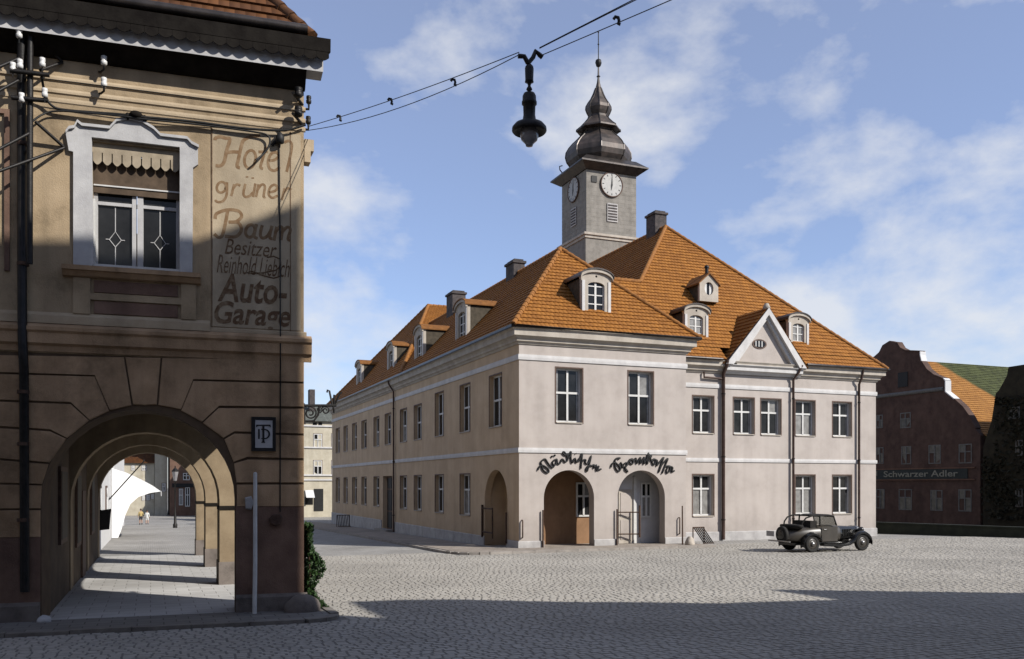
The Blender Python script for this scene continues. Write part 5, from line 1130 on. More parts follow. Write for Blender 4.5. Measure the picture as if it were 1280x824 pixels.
# service mast with cross-arms and porcelain insulators
ms = empty('service_mast', FH.P(-4.75, 7.2, .3), 'dark iron service mast with cross arms and white insulators on the hotel wall', 'mast')
m_ = MB(); m_.tube([HP(37, 330, .3), HP(38, 16, .3)], .05, 8); m_.lathe([(.055, 0), (.07, .03), (.0, .09)], HP(38, 17, .3), 8); put('pole', m_, M['iron'], ms)
for y in (75, 100, 190):
    m_ = MB(); m_.tube([HP(37, y, .3), HP(37, y, .0)], .03, 6); put('wall_tie', m_, M['iron'], ms)
for p, q in (((38, 35, .3), (78, 78, .02)), ((78, 78, .02), (50, 88, .3)), ((44, 152, .3), (80, 184, .02)), ((80, 185, .03), (-12, 218, .7)), ((-12, 88, .6), (24, 73, .3)), ((-10, 118, .6), (24, 100, .3)), ((-8, 190, .6), (40, 165, .3)), ((38, 28, .3), (-10, 0, .4))):
    m_ = MB(); m_.tube([HP(*p), HP(*q)], .028, 6); put('brace', m_, M['iron'], ms)
for p, q in (((12, 88), (62, 94)), ((14, 122), (60, 126))):
    m_ = MB(); fr_a = HP(*p, .42); fr_b = HP(*q, .36); m_.tube([fr_a, fr_b], .04, 6); put('cross_arm', m_, M['iron'], ms)
ins = [(.0, 0), (.028, 0), (.05, .02), (.052, .07), (.038, .085), (.05, .11), (.046, .155), (.0, .17)]
for px, py in ((24, 48), (25, 86), (53, 84), (27, 128), (56, 122), (16, 90)):
    m_ = MB(); c = HP(px, py, .4); m_.lathe(ins, c, 10); o_ = put('insulator', m_, M['porcelain'], ms); m_ = MB(); m_.tube([(c[0], c[1], c[2] - .09), (c[0], c[1], c[2] + .02)], .012, 5); put('pin', m_, M['iron'], o_)
# rainwater pipe down the wall
rp = MB(); rp.tube([HP(27, 20, .3), HP(27, 110, .14), HP(28, 420, .14), HP(29, 445, .26), HP(30, 460, .15), HP(31, 740, .15)], .075, 8)
o_ = put('rainwater_pipe', rp, M['iron'], ho)
for y in (180, 330, 490, 555, 650):
    m_ = MB(); m_.lathe([(.1, -.03), (.1, .03)], HP(29, y, .14), 8); put('pipe_clip', m_, M['rust'], o_)
# two wall insulators with their brackets
for py in (86, 113):
    t_ = empty('wall_insulator', HP(126, py, 0), 'white porcelain wall insulator on a black bracket under the hotel eaves, %s of a pair' % ('upper' if py < 100 else 'lower'), 'insulator', 'wall insulators under the eaves')
    c = HP(130, py - 4, .2); m_ = MB(); m_.lathe([(r_ * 1.05, z * 1.05) for r_, z in ins], c, 12); put('porcelain', m_, M['porcelain'], t_)
    m_ = MB(); m_.tube([HP(124, py + 4, -.01), HP(126, py + 4, .1), (c[0], c[1], c[2] - .07), (c[0], c[1], c[2] + .02)], .02, 6); put('bracket', m_, M['iron'], t_)
# cables along the wall
def cable(pts, r, label, m='black', name='cable'):
    q = MB(); P_ = [Vector(HP(*p)) for p in pts]; Q = [P_[0]]
    for i in range(len(P_) - 1):
        p0, p1, p2, p3 = P_[max(i - 1, 0)], P_[i], P_[i + 1], P_[min(i + 2, len(P_) - 1)]
        for t_ in (.25, .5, .75, 1.0): Q.append(.5 * ((2 * p1) + (p2 - p0) * t_ + (2 * p0 - 5 * p1 + 4 * p2 - p3) * t_ ** 2 + (3 * p1 - p0 - 3 * p2 + p3) * t_ ** 3))
    q.tube(Q, r, 6); return base(name, q, M[m], label, 'cable')
cable([(52, 96, .35), (57, 120, .15), (66, 133, .1), (85, 138, .09), (150, 143, .13), (175, 146, .14), (240, 152, .1), (300, 160, .1), (342, 163, .1), (362, 162, .1), (382, 156, .1)], .022, 'thick black cable looping over the hotel window crest to the corner')
cable([(40, 152, .3), (56, 142, .12), (80, 139, .1), (150, 145, .15), (180, 149, .15), (250, 156, .1), (318, 165, .1), (335, 170, .1), (337, 180, .1), (330, 192, .1), (320, 200, .16)], .018, 'black cable with a bent end reaching the painted hotel sign')
cable([(52, 98, .35), (150, 110, .4), (260, 124, .4), (378, 139, .3)], .009, 'thin wire stretched along the frieze from mast to hotel corner', name='wire')
m_ = MB(); c = HP(350, 172, .1); m_.lathe([(.03, -.12), (.075, -.1), (.08, .0), (.05, .07), (.02, .1)], c, 10); m_.tube([HP(350, 172, .1), HP(343, 178, .05), HP(340, 182, .02)], .03, 6); base('cable_terminal', m_, M['black'], 'black cable terminal on the wall over the painted hotel sign', 'terminal')
m_ = MB(); m_.tube([HP(349, 178, .03), HP(350, 300, .03), HP(350.5, 415, .06), HP(350.5, 446, .18), HP(350.5, 452, .06), HP(350, 640, .05)], .013, 6); base('down_cable', m_, M['black'], 'thin black cable running down the hotel pier to a small box', 'cable')
m_ = MB(); c = HP(344, 650, .03); fpoly(m_, FH, [(FH.at(x, y, .03)) for x, y in ((336, 648), (341, 643), (350, 642), (353, 647), (350, 656), (344, 658), (337, 655))], .03, .13, .02); base('switch_box', m_, M['rust'], 'small dark rounded switch box on the dado of the hotel pier', 'box')
# side insulators by the corner, with the wire dead-end
for k, (z, dv_) in enumerate(((10.0, .25), (9.62, .3))):
    t_ = empty('corner_insulator', (2.76, 17.35 + dv_, z), 'dark insulator bracket on the hotel corner under the eaves, %s' % ('nearer the gutter' if k == 0 else 'nearer the wire console'), 'insulator', 'corner insulators')
    m_ = MB(); m_.tube([(2.70, 17.35 + dv_, z), (2.86, 17.3 + dv_, z), (2.86, 17.3 + dv_, z + .12)], .025, 6); put('bracket', m_, M['iron'], t_)
    m_ = MB(); m_.lathe(ins, (2.86, 17.3 + dv_, z + .1), 10); put('bell', m_, M['iron'], t_)
    m_ = MB(); m_.tube([(2.70, 17.28, z - .05), HP(368, 118 + 26 * k, .18), HP(366, 116 + 26 * k, .3)], .03, 6); put('arm', m_, M['iron'], t_)
    m_ = MB(); m_.lathe([(r_ * 1.5, zz_ * 1.2) for r_, zz_ in ins], HP(373, 122 + 24 * k, .2), 10); put('bell', m_, M['iron'], t_)
# lettered box sign
ts = empty('box_sign', HP(330, 563, .04), 'black framed white box sign with interlaced letters on the hotel pier', 'sign')
(a0, zb_), (a1, zt_) = FH.at(314, 564, .04), FH.at(344.5, 522, .04)
m_ = MB(); fbox(m_, FH, a0, a1, zb_, zt_, .036, .11); put('case', m_, M['iron'], ts)
m_ = MB(); fbox(m_, FH, a0 + .07, a1 - .06, zb_ + .06, zt_ - .06, .11, .118); pn = put('panel', m_, M['ho_trim'], ts)
b_ = .045
for x0, x1, y0, y1 in ((a0, a0 + b_, zb_, zt_), (a1 - b_, a1, zb_, zt_), (a0 + b_, a1 - b_, zb_, zb_ + b_), (a0 + b_, a1 - b_, zt_ - b_, zt_)):
    m_ = MB(); fbox(m_, FH, x0, x1, y0, y1, .11, .135); put('frame', m_, M['iron'], ts)
TZ = lambda x, y: FH.at(290 + x / 8.24, 500 + y / 8.24, .12)
def glyph(polys):
    for p in polys:
        m_ = MB(); fpoly(m_, FH, [TZ(*q) for q in p], .118, .126); put('letter', m_, M['black'], pn)
glyph([[(312, 270), (334, 270), (334, 425), (345, 442), (300, 442), (312, 425)], [(248, 255), (398, 255), (398, 282), (380, 268), (270, 268), (248, 282)]])
D_o = [(262, 300), (330, 300)] + [(340 + 52 * math.sin(R(t)), 352 - 50 * math.cos(R(t))) for t in range(0, 181, 20)] + [(262, 402)]
glyph([[(268, 300), (286, 300), (286, 402), (268, 402)], [(300 + 0, 298), (345, 300)] + [(340 + 54 * math.sin(R(t)), 352 - 52 * math.cos(R(t))) for t in range(10, 171, 20)] + [(345, 404), (300, 402), (300, 394), (340, 392)] + [(338 + 36 * math.sin(R(t)), 352 - 40 * math.cos(R(t))) for t in range(170, 9, -20)] + [(340, 310), (300, 308)]])
# white pole standing against the pier
m_ = MB(); m_.tube([HP(318, 777, .30), HP(319, 700, .26), HP(319, 592, .2)], [.042, .04, .036], 10); m_.lathe([(.036, 0), (.025, .02), (0, .025)], HP(319, 592, .2), 8); base('white_pole', m_, M['white_wood'], 'white painted pole standing against the hotel pier', 'pole')
m_ = MB(); fpoly(m_, FH, [FH.at(x, y) for x, y in ((306, 622), (314, 620), (317, 628), (314, 637), (307, 636))], .03, .1, .02); base('bell_push', m_, M['th_plinth'], 'small grey fitting on the pier beside the white pole', 'fitting')
# guard stone and loose stones at the foot of the pier
def boulder(name, c, sx, sy, sz, m, label, cat='stone', group=None):
    bm = bmesh.new(); bmesh.ops.create_icosphere(bm, subdivisions=3, radius=1)
    rn = random.Random(hash(label) % 1000 if False else len(label) * 7)
    off = Vector((rn.random() * 9, rn.random() * 9, rn.random() * 9))
    from mathutils import noise
    for v in bm.verts:
        k = 1 + .22 * noise.noise(v.co * 1.3 + off) + .07 * noise.noise(v.co * 4 + off); v.co = Vector((v.co.x * sx * k, v.co.y * sy * k, max(-.25, v.co.z) * sz * k))
    me = bpy.data.meshes.new(name); bm.to_mesh(me); bm.free()
    for p in me.polygons: p.use_smooth = True
    return tag(put(name, me, m, None, c), label, cat, group)
gsx = FH.P(-.1, gz(17) + .1, .33); boulder('guard_stone', (gsx[0] + .05, gsx[1] + .06, gz(17) + .08), .34, .24, .33, M['ho_plinth'], 'rounded guard stone at the foot of the hotel corner pier')
boulder('loose_stone', HP(55, 742, .2)[:2] + (gz(17) + .08,), .12, .1, .1, M['ho_trim'], 'small pale stone lying at the foot of the left arcade pier')
# climbing plant on the street side of the pier
iv = empty('ivy_plant', (3.0, 17.35, gz(17.3) + .06), 'dense green ivy climbing the street side of the hotel corner', 'plant')
lv = MB(); rnd = random.Random(3); spine = []
for k in range(7):
    y0 = 17.3 + .22 * k; spine.append([(2.8, y0, .3), (2.84 + .05 * rnd.random(), y0 + rnd.uniform(-.1, .1), .9), (2.8, y0 + rnd.uniform(-.2, .2), 1.5 + .4 * rnd.random())])
m_ = MB()
for s_ in spine: m_.tube(s_, [.02, .015, .008], 5)
put('stem', m_, M['rust'], iv)
for _ in range(3400):
    z = .12 + 1.62 * rnd.random() ** 1.15; th_ = .34 * (1 - (z / 1.85) ** 2.2) + .05; th_ *= .75 + .35 * math.sin(z * 7 + 1.3); y = 17.22 + 1.5 * rnd.random() * (1 - z / 3.2); x = 2.79 + max(.03, th_) * rnd.random() ** .8
    s_ = rnd.uniform(.035, .065); c = Vector((x, y, z + gz(17.3) - .05)); a_ = Vector((rnd.uniform(.1, 1), rnd.uniform(-1, .3), rnd.uniform(-.9, .3))).normalized(); b_ = a_.cross(Vector((rnd.uniform(-1, 1), rnd.uniform(-1, 1), rnd.uniform(-1, 1)))).normalized()
    d_ = a_.cross(b_)
    lv.add([c - d_ * s_, c + b_ * s_ * .75 + a_ * .01, c + d_ * s_ * .2 + b_ * s_ * .3, c + d_ * s_ * 1.2, c + d_ * s_ * .2 - b_ * s_ * .3, c - b_ * s_ * .75 + a_ * .01], [(0, 1, 2, 3, 4, 5)])
stuff(put('leaves', lv, M['ivy'], iv))
# wrought iron bracket on the corner
wb = empty('iron_bracket', (2.75, 17.6, 3.4), 'black wrought iron scroll bracket sticking out from the hotel corner', 'bracket')
BV = lambda x, y: on_v(370 + x / 10.3, 480 + y / 10.3, 17.6)
def wtube(name, pts, r): q = MB(); q.tube([BV(*p) for p in pts], r, 6); put(name, q, M['iron'], wb)
wtube('bar', [(60, 278), (520, 278)], .028); wtube('wall_plate', [(95, 250), (105, 520)], .03); wtube('brace', [(110, 480), (230, 475), (285, 400), (300, 290)], .022)
def scroll(cx, cy, r, t0, turns, sg=1): return [(cx + r * (1 - .75 * i / 24) * math.cos(R(t0 + sg * turns * 360 * i / 24)), cy + r * (1 - .75 * i / 24) * math.sin(R(t0 + sg * turns * 360 * i / 24))) for i in range(25)]
wtube('scroll', scroll(185, 375, 85, 270, 1.6), .018); wtube('scroll', scroll(380, 340, 55, 200, 1.5), .016); wtube('scroll', scroll(300, 330, 40, 90, 1.3, -1), .014)
wtube('spike', [(470, 285), (430, 90), (405, 80), (400, 110)], .02); wtube('spike', [(490, 285), (560, 130), (590, 110)], .02); wtube('spike', [(485, 285), (492, 140)], .022); wtube('hook', [(480, 285), (490, 340), (485, 375)], .024)

# ================================================================== street lamp on its wires
LP = at_depth(661.6, 66, 13.0); CO = on_v(386, 158, 17.45); EN = (8.6, 4.0, 9.3)
def span(p, q, sag, n=14): 
    p, q = Vector(p), Vector(q); return [p + (q - p) * (i / n) - Vector((0, 0, 4 * sag * (i / n) * (1 - i / n))) for i in range(n + 1)]
def wire(p, q, sag, label, r=.007):
    m_ = MB(); m_.tube(span(p, q, sag), r, 5); return base('overhead_wire', m_, M['iron'], label, 'wire')
wire(CO, (LP[0] - .12, LP[1] + .1, LP[2] + .03), .05, 'upper suspension wire from hotel corner to the hanging lamp')
wire(on_v(386, 163, 17.45), (LP[0] - .14, LP[1] + .1, LP[2] - .02), .17, 'slack lower wire from hotel corner to the hanging lamp')
wire((LP[0] + .12, LP[1] - .1, LP[2] + .05), EN, .0, 'upper suspension wire from the hanging lamp to the near houses')
wire((LP[0] + .12, LP[1] - .1, LP[2] + .04), (8.75, 4.0, 9.15), -.06, 'middle wire from the hanging lamp to the near houses')
wire((LP[0] + .16, LP[1] - .1, LP[2] - .05), (8.7, 4.0, 8.85), .03, 'lower wire from the hanging lamp to the near houses')
hk = MB(); hk.tube([(-.03, 0, 0), (-.01, 0, .03), (.03, 0, .02), (.04, 0, -.02), (.03, 0, -.06), (.06, 0, -.07)], .022, 6); hk = hk.mesh('wire_hook'); hk.materials.append(M['black'])
for px, py in ((423, 148), (487, 127), (566, 103)):
    t_ = (px - 385) / (661 - 385); q = Vector(CO).lerp(Vector(LP), t_)
    # slide to the picture ray at the wire's own distance
    d_ = q.x * S_ + q.y * C_; o_ = bpy.data.objects.new('wire_hook', hk); COL.objects.link(o_); o_.location = at_depth(px, py - 1.5, d_); o_.rotation_euler.z = -TH
    tag(o_, {423: 'small black wire hook nearest the hotel corner', 487: 'small black wire hook midway between hotel corner and hanging lamp', 566: 'small black wire hook nearest the hanging lamp on the hotel side'}[px], 'hook', 'hooks on the lamp wire')
o_ = bpy.data.objects.new('wire_hook', hk); COL.objects.link(o_); o_.location = at_depth(770, 24, 11.8); o_.rotation_euler.z = -TH; tag(o_, 'small black hook on the wires between hanging lamp and near houses', 'hook')
hl = empty('hanging_lamp', LP, 'black hanging street lamp with glass globe slung on wires over the square', 'street lamp')
q = 1 / 470.0; ly = lambda y: -(y - 90) * q
m_ = MB(); m_.tube([(LP[0] - .17, LP[1] + .02, LP[2] - .07), (LP[0] - .08, LP[1], LP[2] - .07), (LP[0] - .02, LP[1], LP[2] - .16)], .035, 6); m_.tube([(LP[0] - .02, LP[1], LP[2] - .16), (LP[0] + .06, LP[1], LP[2] - .06), (LP[0] + .10, LP[1], LP[2] + .04), (LP[0] + .16, LP[1], LP[2] - .0), (LP[0] + .21, LP[1], LP[2] - .03)], .035, 6); put('fork', m_, M['iron'], hl)
m_ = MB(); m_.lathe([(.03, ly(170)), (.058, ly(185)), (.066, ly(200)), (.06, ly(280)), (.066, ly(292)), (.03, ly(300)), (.02, ly(320)), (.04, ly(335)), (.045, ly(345)), (.02, ly(355)), (.02, ly(372))], LP, 14); put('strain_insulator', m_, M['iron'], hl)
m_ = MB(); m_.lathe([(.03, ly(362)), (.08, ly(370)), (.1, ly(390)), (.102, ly(420)), (.112, ly(430)), (.112, ly(445)), (.092, ly(452)), (.088, ly(520)), (.1, ly(555)), (.13, ly(572))], LP, 16); put('housing', m_, M['iron'], hl)
m_ = MB(); m_.lathe([(.1, ly(566)), (.14, ly(570)), (.21, ly(582)), (.252, ly(606)), (.255, ly(628)), (.235, ly(640)), (.2, ly(622)), (.14, ly(606)), (.1, ly(600))], LP, 24); put('shade', m_, M['lampshade'] if 'lampshade' in M else M['iron'], hl)
M['globe'] = mat('milky lamp glass', (.25, .24, .25), (.36, .35, .35), 4, .12, spec=.5)
m_ = MB(); m_.lathe([(.09, ly(600)), (.132, ly(630)), (.138, ly(655)), (.12, ly(690)), (.07, ly(712)), (.055, ly(722)), (.05, ly(732)), (.0, ly(736))], LP, 20); put('globe', m_, M['globe'], hl)

# ================================================================== the car
M['car_body'] = mat('dusty olive car paint', (.05, .043, .034), (.07, .06, .048), 3, .4, .02, 60, spec=.5, dirt=.1)
M['car_black'] = mat('black car paint', (.008, .008, .008), (.016, .015, .014), 3, .25, spec=.5)
M['tyre'] = mat('tyre rubber', (.018, .017, .016), (.035, .033, .031), 8, .85, .2, 60)
M['chrome'] = mat('dull chrome', (.35, .34, .33), (.5, .49, .48), 6, .28, metal=.9, spec=.5)
M['canvas'] = mat('black canvas hood', (.012, .011, .010), (.028, .025, .022), 6, .9, .2, 50)
CRX, CRY, CRZ = 23.1, 27.42, gz(27.4) + .018
car = empty('roadster_car', (CRX, CRY, CRZ), 'dusty dark open two seater car parked before the town hall', 'car')
def csec(x, w, zb, zt, n=18, e=.55):
    return [(x, w * math.copysign(abs(math.cos(2 * math.pi * i / n)) ** e, math.cos(2 * math.pi * i / n)), (zb + zt) / 2 + (zt - zb) / 2 * math.copysign(abs(math.sin(2 * math.pi * i / n)) ** e, math.sin(2 * math.pi * i / n))) for i in range(n)]
def loft(secs):
    mb = MB(); n = len(secs[0]); vs = [p for s_ in secs for p in s_]
    mb.add(vs, [(i * n + j, i * n + (j + 1) % n, (i + 1) * n + (j + 1) % n, (i + 1) * n + j) for i in range(len(secs) - 1) for j in range(n)], True); mb.add(secs[0], [range(n)]); mb.add(secs[-1], [range(n)]); return mb
bd = sub('body', loft([csec(*s_) for s_ in ((-.84, .26, .46, .60), (-.74, .36, .40, .72), (-.55, .46, .37, .84), (-.25, .55, .35, .93), (.1, .61, .34, .97), (.45, .64, .33, .99), (.9, .64, .33, 1.0), (1.25, .61, .34, 1.0), (1.48, .53, .36, .98))]), M['car_body'], car)
bn_ = sub('bonnet', loft([csec(*s_) for s_ in ((1.481, .52, .38, .975), (1.8, .45, .40, .96), (2.2, .37, .42, .94), (2.5, .31, .44, .92))]), M['car_black'], car)
sub('radiator', loft([csec(*s_) for s_ in ((2.501, .31, .42, .93), (2.54, .33, .40, .95), (2.6, .33, .40, .95), (2.63, .30, .43, .92))]), M['chrome'], car)
for s_ in (-1, 1):
    for k in range(6):      # louvres
        x = 1.62 + .1 * k; w_ = .52 - (x - 1.48) * .205; m_ = MB(); m_.box(x, x + .045, s_ * w_ - .012, s_ * w_ + .012, .58, .84); sub('louvre', m_, M['car_black'], bn_)
def fender(xs, zs, y0, y1):
    mb = MB(); pts = list(zip(xs, zs)); vs = []
    for x, z in pts: vs += [(x, y0, z - .035), (x, y0 * .5 + y1 * .5, z + .02), (x, y1, z - .035)]
    k = len(pts); mb.add(vs, [(i * 3 + j, i * 3 + j + 1, (i + 1) * 3 + j + 1, (i + 1) * 3 + j) for i in range(k - 1) for j in (0, 1)], True)
    vs2 = [(x, y, z - .03) for x, y, z in vs]; mb.add(vs2, [(i * 3 + j, i * 3 + j + 1, (i + 1) * 3 + j + 1, (i + 1) * 3 + j) for i in range(k - 1) for j in (0, 1)], True)
    for c in (0, 2): mb.add([vs[i * 3 + c] for i in range(k)] + [(vs[i * 3 + c][0], vs[i * 3 + c][1], vs[i * 3 + c][2] - .07) for i in range(k)], [(i, i + 1, k + i + 1, k + i) for i in range(k - 1)])
    return mb
for s_ in (-1, 1):
    ya, yb_ = s_ * .50, s_ * .76
    arc_x = lambda cx, r, t0, t1, n=9: [cx + r * math.cos(R(t0 + (t1 - t0) * i / n)) for i in range(n + 1)]
    arc_z = lambda cz, r, t0, t1, n=9: [cz + r * math.sin(R(t0 + (t1 - t0) * i / n)) for i in range(n + 1)]
    sub('fender', fender(arc_x(0, .43, 200, 20), arc_z(.36, .40, 200, 20), ya, yb_), M['car_black'], car)
    sub('fender', fender([.5, .9, 1.5, 1.75] + arc_x(2.42, .43, 165, -12), [.33, .31, .31, .34] + arc_z(.37, .40, 165, -12), ya, yb_), M['car_black'], car)
    for wx in (0, 2.42):
        m_ = MB(); y_ = s_ * .63
        tyre = [(.2, -.06), (.27, -.075), (.315, -.06), (.325, 0), (.315, .06), (.27, .075), (.2, .06), (.2, -.06)]
        n = 22; vs = [(wx + r_ * math.cos(2 * math.pi * j / n), y_ + h_, .325 + r_ * math.sin(2 * math.pi * j / n)) for r_, h_ in tyre for j in range(n)]
        m_.add(vs, [(i * n + j, i * n + (j + 1) % n, (i + 1) * n + (j + 1) % n, (i + 1) * n + j) for i in range(7) for j in range(n)], True)
        wh = sub('wheel', m_, M['tyre'], car)
        m_ = MB(); m_.lathe([(.205, .03 * s_), (.2, .055 * s_), (.15, .045 * s_), (.09, .06 * s_), (.07, .09 * s_), (.0, .1 * s_)], (wx, y_, .325), 18, 'y'); sub('rim', m_, M['car_body'], wh)
        m_ = MB(); m_.lathe([(.075, .09 * s_), (.06, .115 * s_), (.0, .125 * s_)], (wx, y_, .325), 12, 'y'); sub('hubcap', m_, M['chrome'], wh)
    m_ = MB(); m_.lathe([(.02, -.16), (.08, -.12), (.11, -.02), (.115, .03), (.1, .045), (.0, .05)], (2.6, s_ * .42, .80), 14, 'x'); hd = sub('headlight', m_, M['car_black'], car)
    m_ = MB(); m_.lathe([(.1, .046), (.08, .06), (0, .065)], (2.6, s_ * .42, .80), 14, 'x'); sub('lens', m_, M['globe'], hd)
    m_ = MB(); yy = s_ * .642; m_.box(.47, 1.22, min(yy, yy + .012 * s_), max(yy, yy + .012 * s_), .40, .96); dr = sub('door', m_, M['car_body'], car)
    m_ = MB(); m_.tube([(.55, yy + s_ * .03, .86), (.68, yy + s_ * .03, .86)], .014, 6); sub('handle', m_, M['chrome'], dr)
    m_ = MB(); m_.tube([(1.22, s_ * .6, 1.0), (1.1, s_ * .56, 1.37)], .028, 6); sub('windscreen_post', m_, M['car_black'], car)
    m_ = MB(); m_.tube([(.42, s_ * .6, .99), (.44, s_ * .57, 1.39)], .03, 6); sub('hood_post', m_, M['canvas'], car)
    m_ = MB(); m_.tube([(.44, s_ * .56, 1.39), (.1, s_ * .55, 1.38), (-.18, s_ * .53, 1.30), (-.33, s_ * .52, 1.14), (-.38, s_ * .5, .96)], .03, 6); sub('hood_bow', m_, M['canvas'], car)
m_ = MB(); sx_ = [(.40, 1.385), (.6, 1.425), (.85, 1.43), (1.02, 1.41), (1.13, 1.37)]
for (x0, z0), (x1, z1_) in zip(sx_, sx_[1:]): m_.hexa([(x0, -.58, z0 - .05), (x1, -.58, z1_ - .05), (x1, .58, z1_ - .05), (x0, .58, z0 - .05), (x0, -.54, z0), (x1, -.54, z1_), (x1, .54, z1_), (x0, .54, z0)])
sub('roof', m_, M['canvas'], car)
m_ = MB(); m_.hexa([(1.2, -.57, 1.0), (1.215, -.57, 1.0), (1.215, .57, 1.0), (1.2, .57, 1.0), (1.09, -.54, 1.36), (1.105, -.54, 1.36), (1.105, .54, 1.36), (1.09, .54, 1.36)])
M['clear'] = mat('clear pane', (.5, .52, .5), None, 1, .05); M['clear'].node_tree.nodes['Principled BSDF'].inputs['Transmission Weight'].default_value = .95
sub('windscreen', m_, M['clear'], car)
m_ = MB(); m_.lathe([(.08, -.2), (.2, -.24), (.26, -.2), (.3, -.05), (.28, .06), (.15, .1), (.05, .1)], (0, 0, 0), 14); m_.v = [(x * .8 - .42, y * 2.1, z * .55 + 1.0) for x, y, z in m_.v]; sub('folded_hood', m_, M['canvas'], car)
m_ = MB(); m_.box(.05, .35, -.5, .5, .85, 1.18); sub('seat', m_, M['canvas'], car)
m_ = MB(); tz = [(.2, -.06), (.27, -.075), (.315, -.05), (.315, .05), (.27, .075), (.05, .06)]; m_.lathe(tz, (-.86, 0, .66), 20, 'x'); sp_ = sub('spare_wheel', m_, M['tyre'], car)
m_ = MB(); m_.lathe([(.2, -.08), (.16, -.09), (.0, -.1)], (-.86, 0, .66), 16, 'x'); sub('rim', m_, M['car_black'], sp_)
m_ = MB(); m_.tube([(-1.0, -.62, .42), (-1.04, 0, .42), (-1.0, .62, .42)], .03, 6); sub('rear_bumper', m_, M['chrome'], car)
m_ = MB(); m_.tube([(2.86, -.62, .42), (2.92, 0, .42), (2.86, .62, .42)], .03, 6); sub('front_bumper', m_, M['chrome'], car)
m_ = MB(); m_.box(-1.03, -1.0, .3, .72, .58, .78); sub('number_plate', m_, M['th_plinth'], car)
m_ = MB(); m_.box(-.7, 2.5, -.42, .42, .27, .36); sub('chassis', m_, M['car_black'], car)

# ================================================================== small things by the town hall
def rack(name, loc, rz, w, l, h, label, slats=7):
    o = empty(name, loc, label, 'rack', None, rz); m_ = MB(); m_.tube([(0, 0, h), (w, 0, h)], .028, 6); sub('top_bar', m_, M['rust'], o)
    for x in (0, w): m_ = MB(); m_.tube([(x, 0, 0), (x, 0, h)], .026, 6); sub('post', m_, M['rust'], o)
    m_ = MB(); m_.tube([(l, -.03, .03), (w + l, -.03, .03)], .022, 6); sub('foot_bar', m_, M['rust'], o)
    for k in range(slats):
        x = w * (k + .5) / slats; m_ = MB(); m_.tube([(x, 0, h - .02), (x + l, -.03, .03)], .026, 5); sub('slat', m_, M['iron'], o)
    return o
rack('leaning_slat_rack', (21.50, 32.3, gz(32.3) + .09), 0, .56, .5, .72, 'rusty slatted rack leaning beside the pole at the town hall front', 6)
rack('upright_slat_rack', (12.0, 61.8, gz(61.8) + .09), R(4), .9, .08, .82, 'dark slatted rack standing on the side pavement by the town hall', 8)
m_ = MB(); b0 = on_v(854, 684, 32.35); m_.tube([(b0[0], 32.4, gz(32.4) + .05), (b0[0] + .02, 32.45, 1.75)], [.035, .028], 8); base('iron_pole', m_, M['rust'], 'thin rusty iron pole beside the pale boulder at the town hall corner', 'pole')
boulder('pale_boulder', (21.12, 31.95, gz(32) + .14), .2, .2, .3, M['th_stone'], 'pale boulder at the foot of the iron pole')
# ================================================================== seen through the arcade
sl = empty('lamp_post', (1.66, 68.8, gz(68.8)), 'dark lamp post with glass lantern standing beyond the arcade', 'street lamp')
m_ = MB(); m_.lathe([(.16, 0), (.16, .25), (.1, .35), (.085, 1.0), (.06, 1.1), (.05, 3.3), (.09, 3.36), (.05, 3.42)], (0, 0, 0), 10); sub('post', m_, M['iron'], sl)
m_ = MB(); m_.lathe([(.12, 3.42), (.25, 4.05), (.25, 4.08)], (0, 0, 0), 6, 'z', False); sub('lantern', m_, M['globe'], sl)
m_ = MB(); m_.lathe([(.28, 4.08), (.28, 4.12), (.12, 4.3), (.04, 4.36), (.05, 4.45), (0, 4.5)], (0, 0, 0), 6, 'z', False); sub('lantern_cap', m_, M['iron'], sl)
aw = empty('shop_awning', (-1.9, 54.5, 2.2), 'bright white canvas awning on the row house beyond the arcade', 'awning')
m_ = MB(); cp = [(-1.92, 3.55), (-1.2, 3.3), (-.5, 2.95), (.1, 2.6), (.55, 2.28)]
M['canvas_w'] = mat('white canvas', (.78, .78, .78), (.88, .88, .88), 3, .9, .3, 3, alb=.85)
for (x0, z0), (x1, z1_) in zip(cp, cp[1:]): m_.hexa([(x0, 52, z0 - .02), (x1, 52, z1_ - .02), (x1, 57, z1_ - .02), (x0, 57, z0 - .02), (x0, 52, z0), (x1, 52, z1_), (x1, 57, z1_), (x0, 57, z0)])
put('canopy', m_, M['canvas_w'], aw)
m_ = MB(); m_.add([(-1.92, 52, 3.54), (-1.2, 52, 3.29), (-.5, 52, 2.94), (.1, 52, 2.59), (.55, 52, 2.28), (.0, 52, 2.2), (-.6, 52, 1.98), (-1.0, 52, 1.6), (-1.25, 52, 1.0), (-1.45, 52, .2), (-1.6, 52, -.2), (-1.92, 52, -.2)], [range(12)]); 
m_.v += [(x, 52.02, z) for x, y, z in m_.v]; m_.f += [[i + 12 for i in range(12)]] + [[i, (i + 1) % 12, (i + 1) % 12 + 12, i + 12] for i in range(12)]
put('side_curtain', m_, M['canvas_w'], aw)
for k in range(10):
    m_ = MB(); y0 = 52 + .5 * k; m_.box(.545, .56, y0 + .02, y0 + .48, 2.02, 2.28); put('valance_tab', m_, M['canvas_w'], aw)
m_ = MB(); m_.tube([(-1.92, 49, 1.9), (-.3, 49, 3.85)], .035, 6); m_.lathe([(.0, -.05), (.06, 0), (0, .06)], (-.3, 49, 3.87), 8); base('flag_pole', m_, M['iron'], 'slanting black flag pole on the row house before the white awning', 'flag pole')
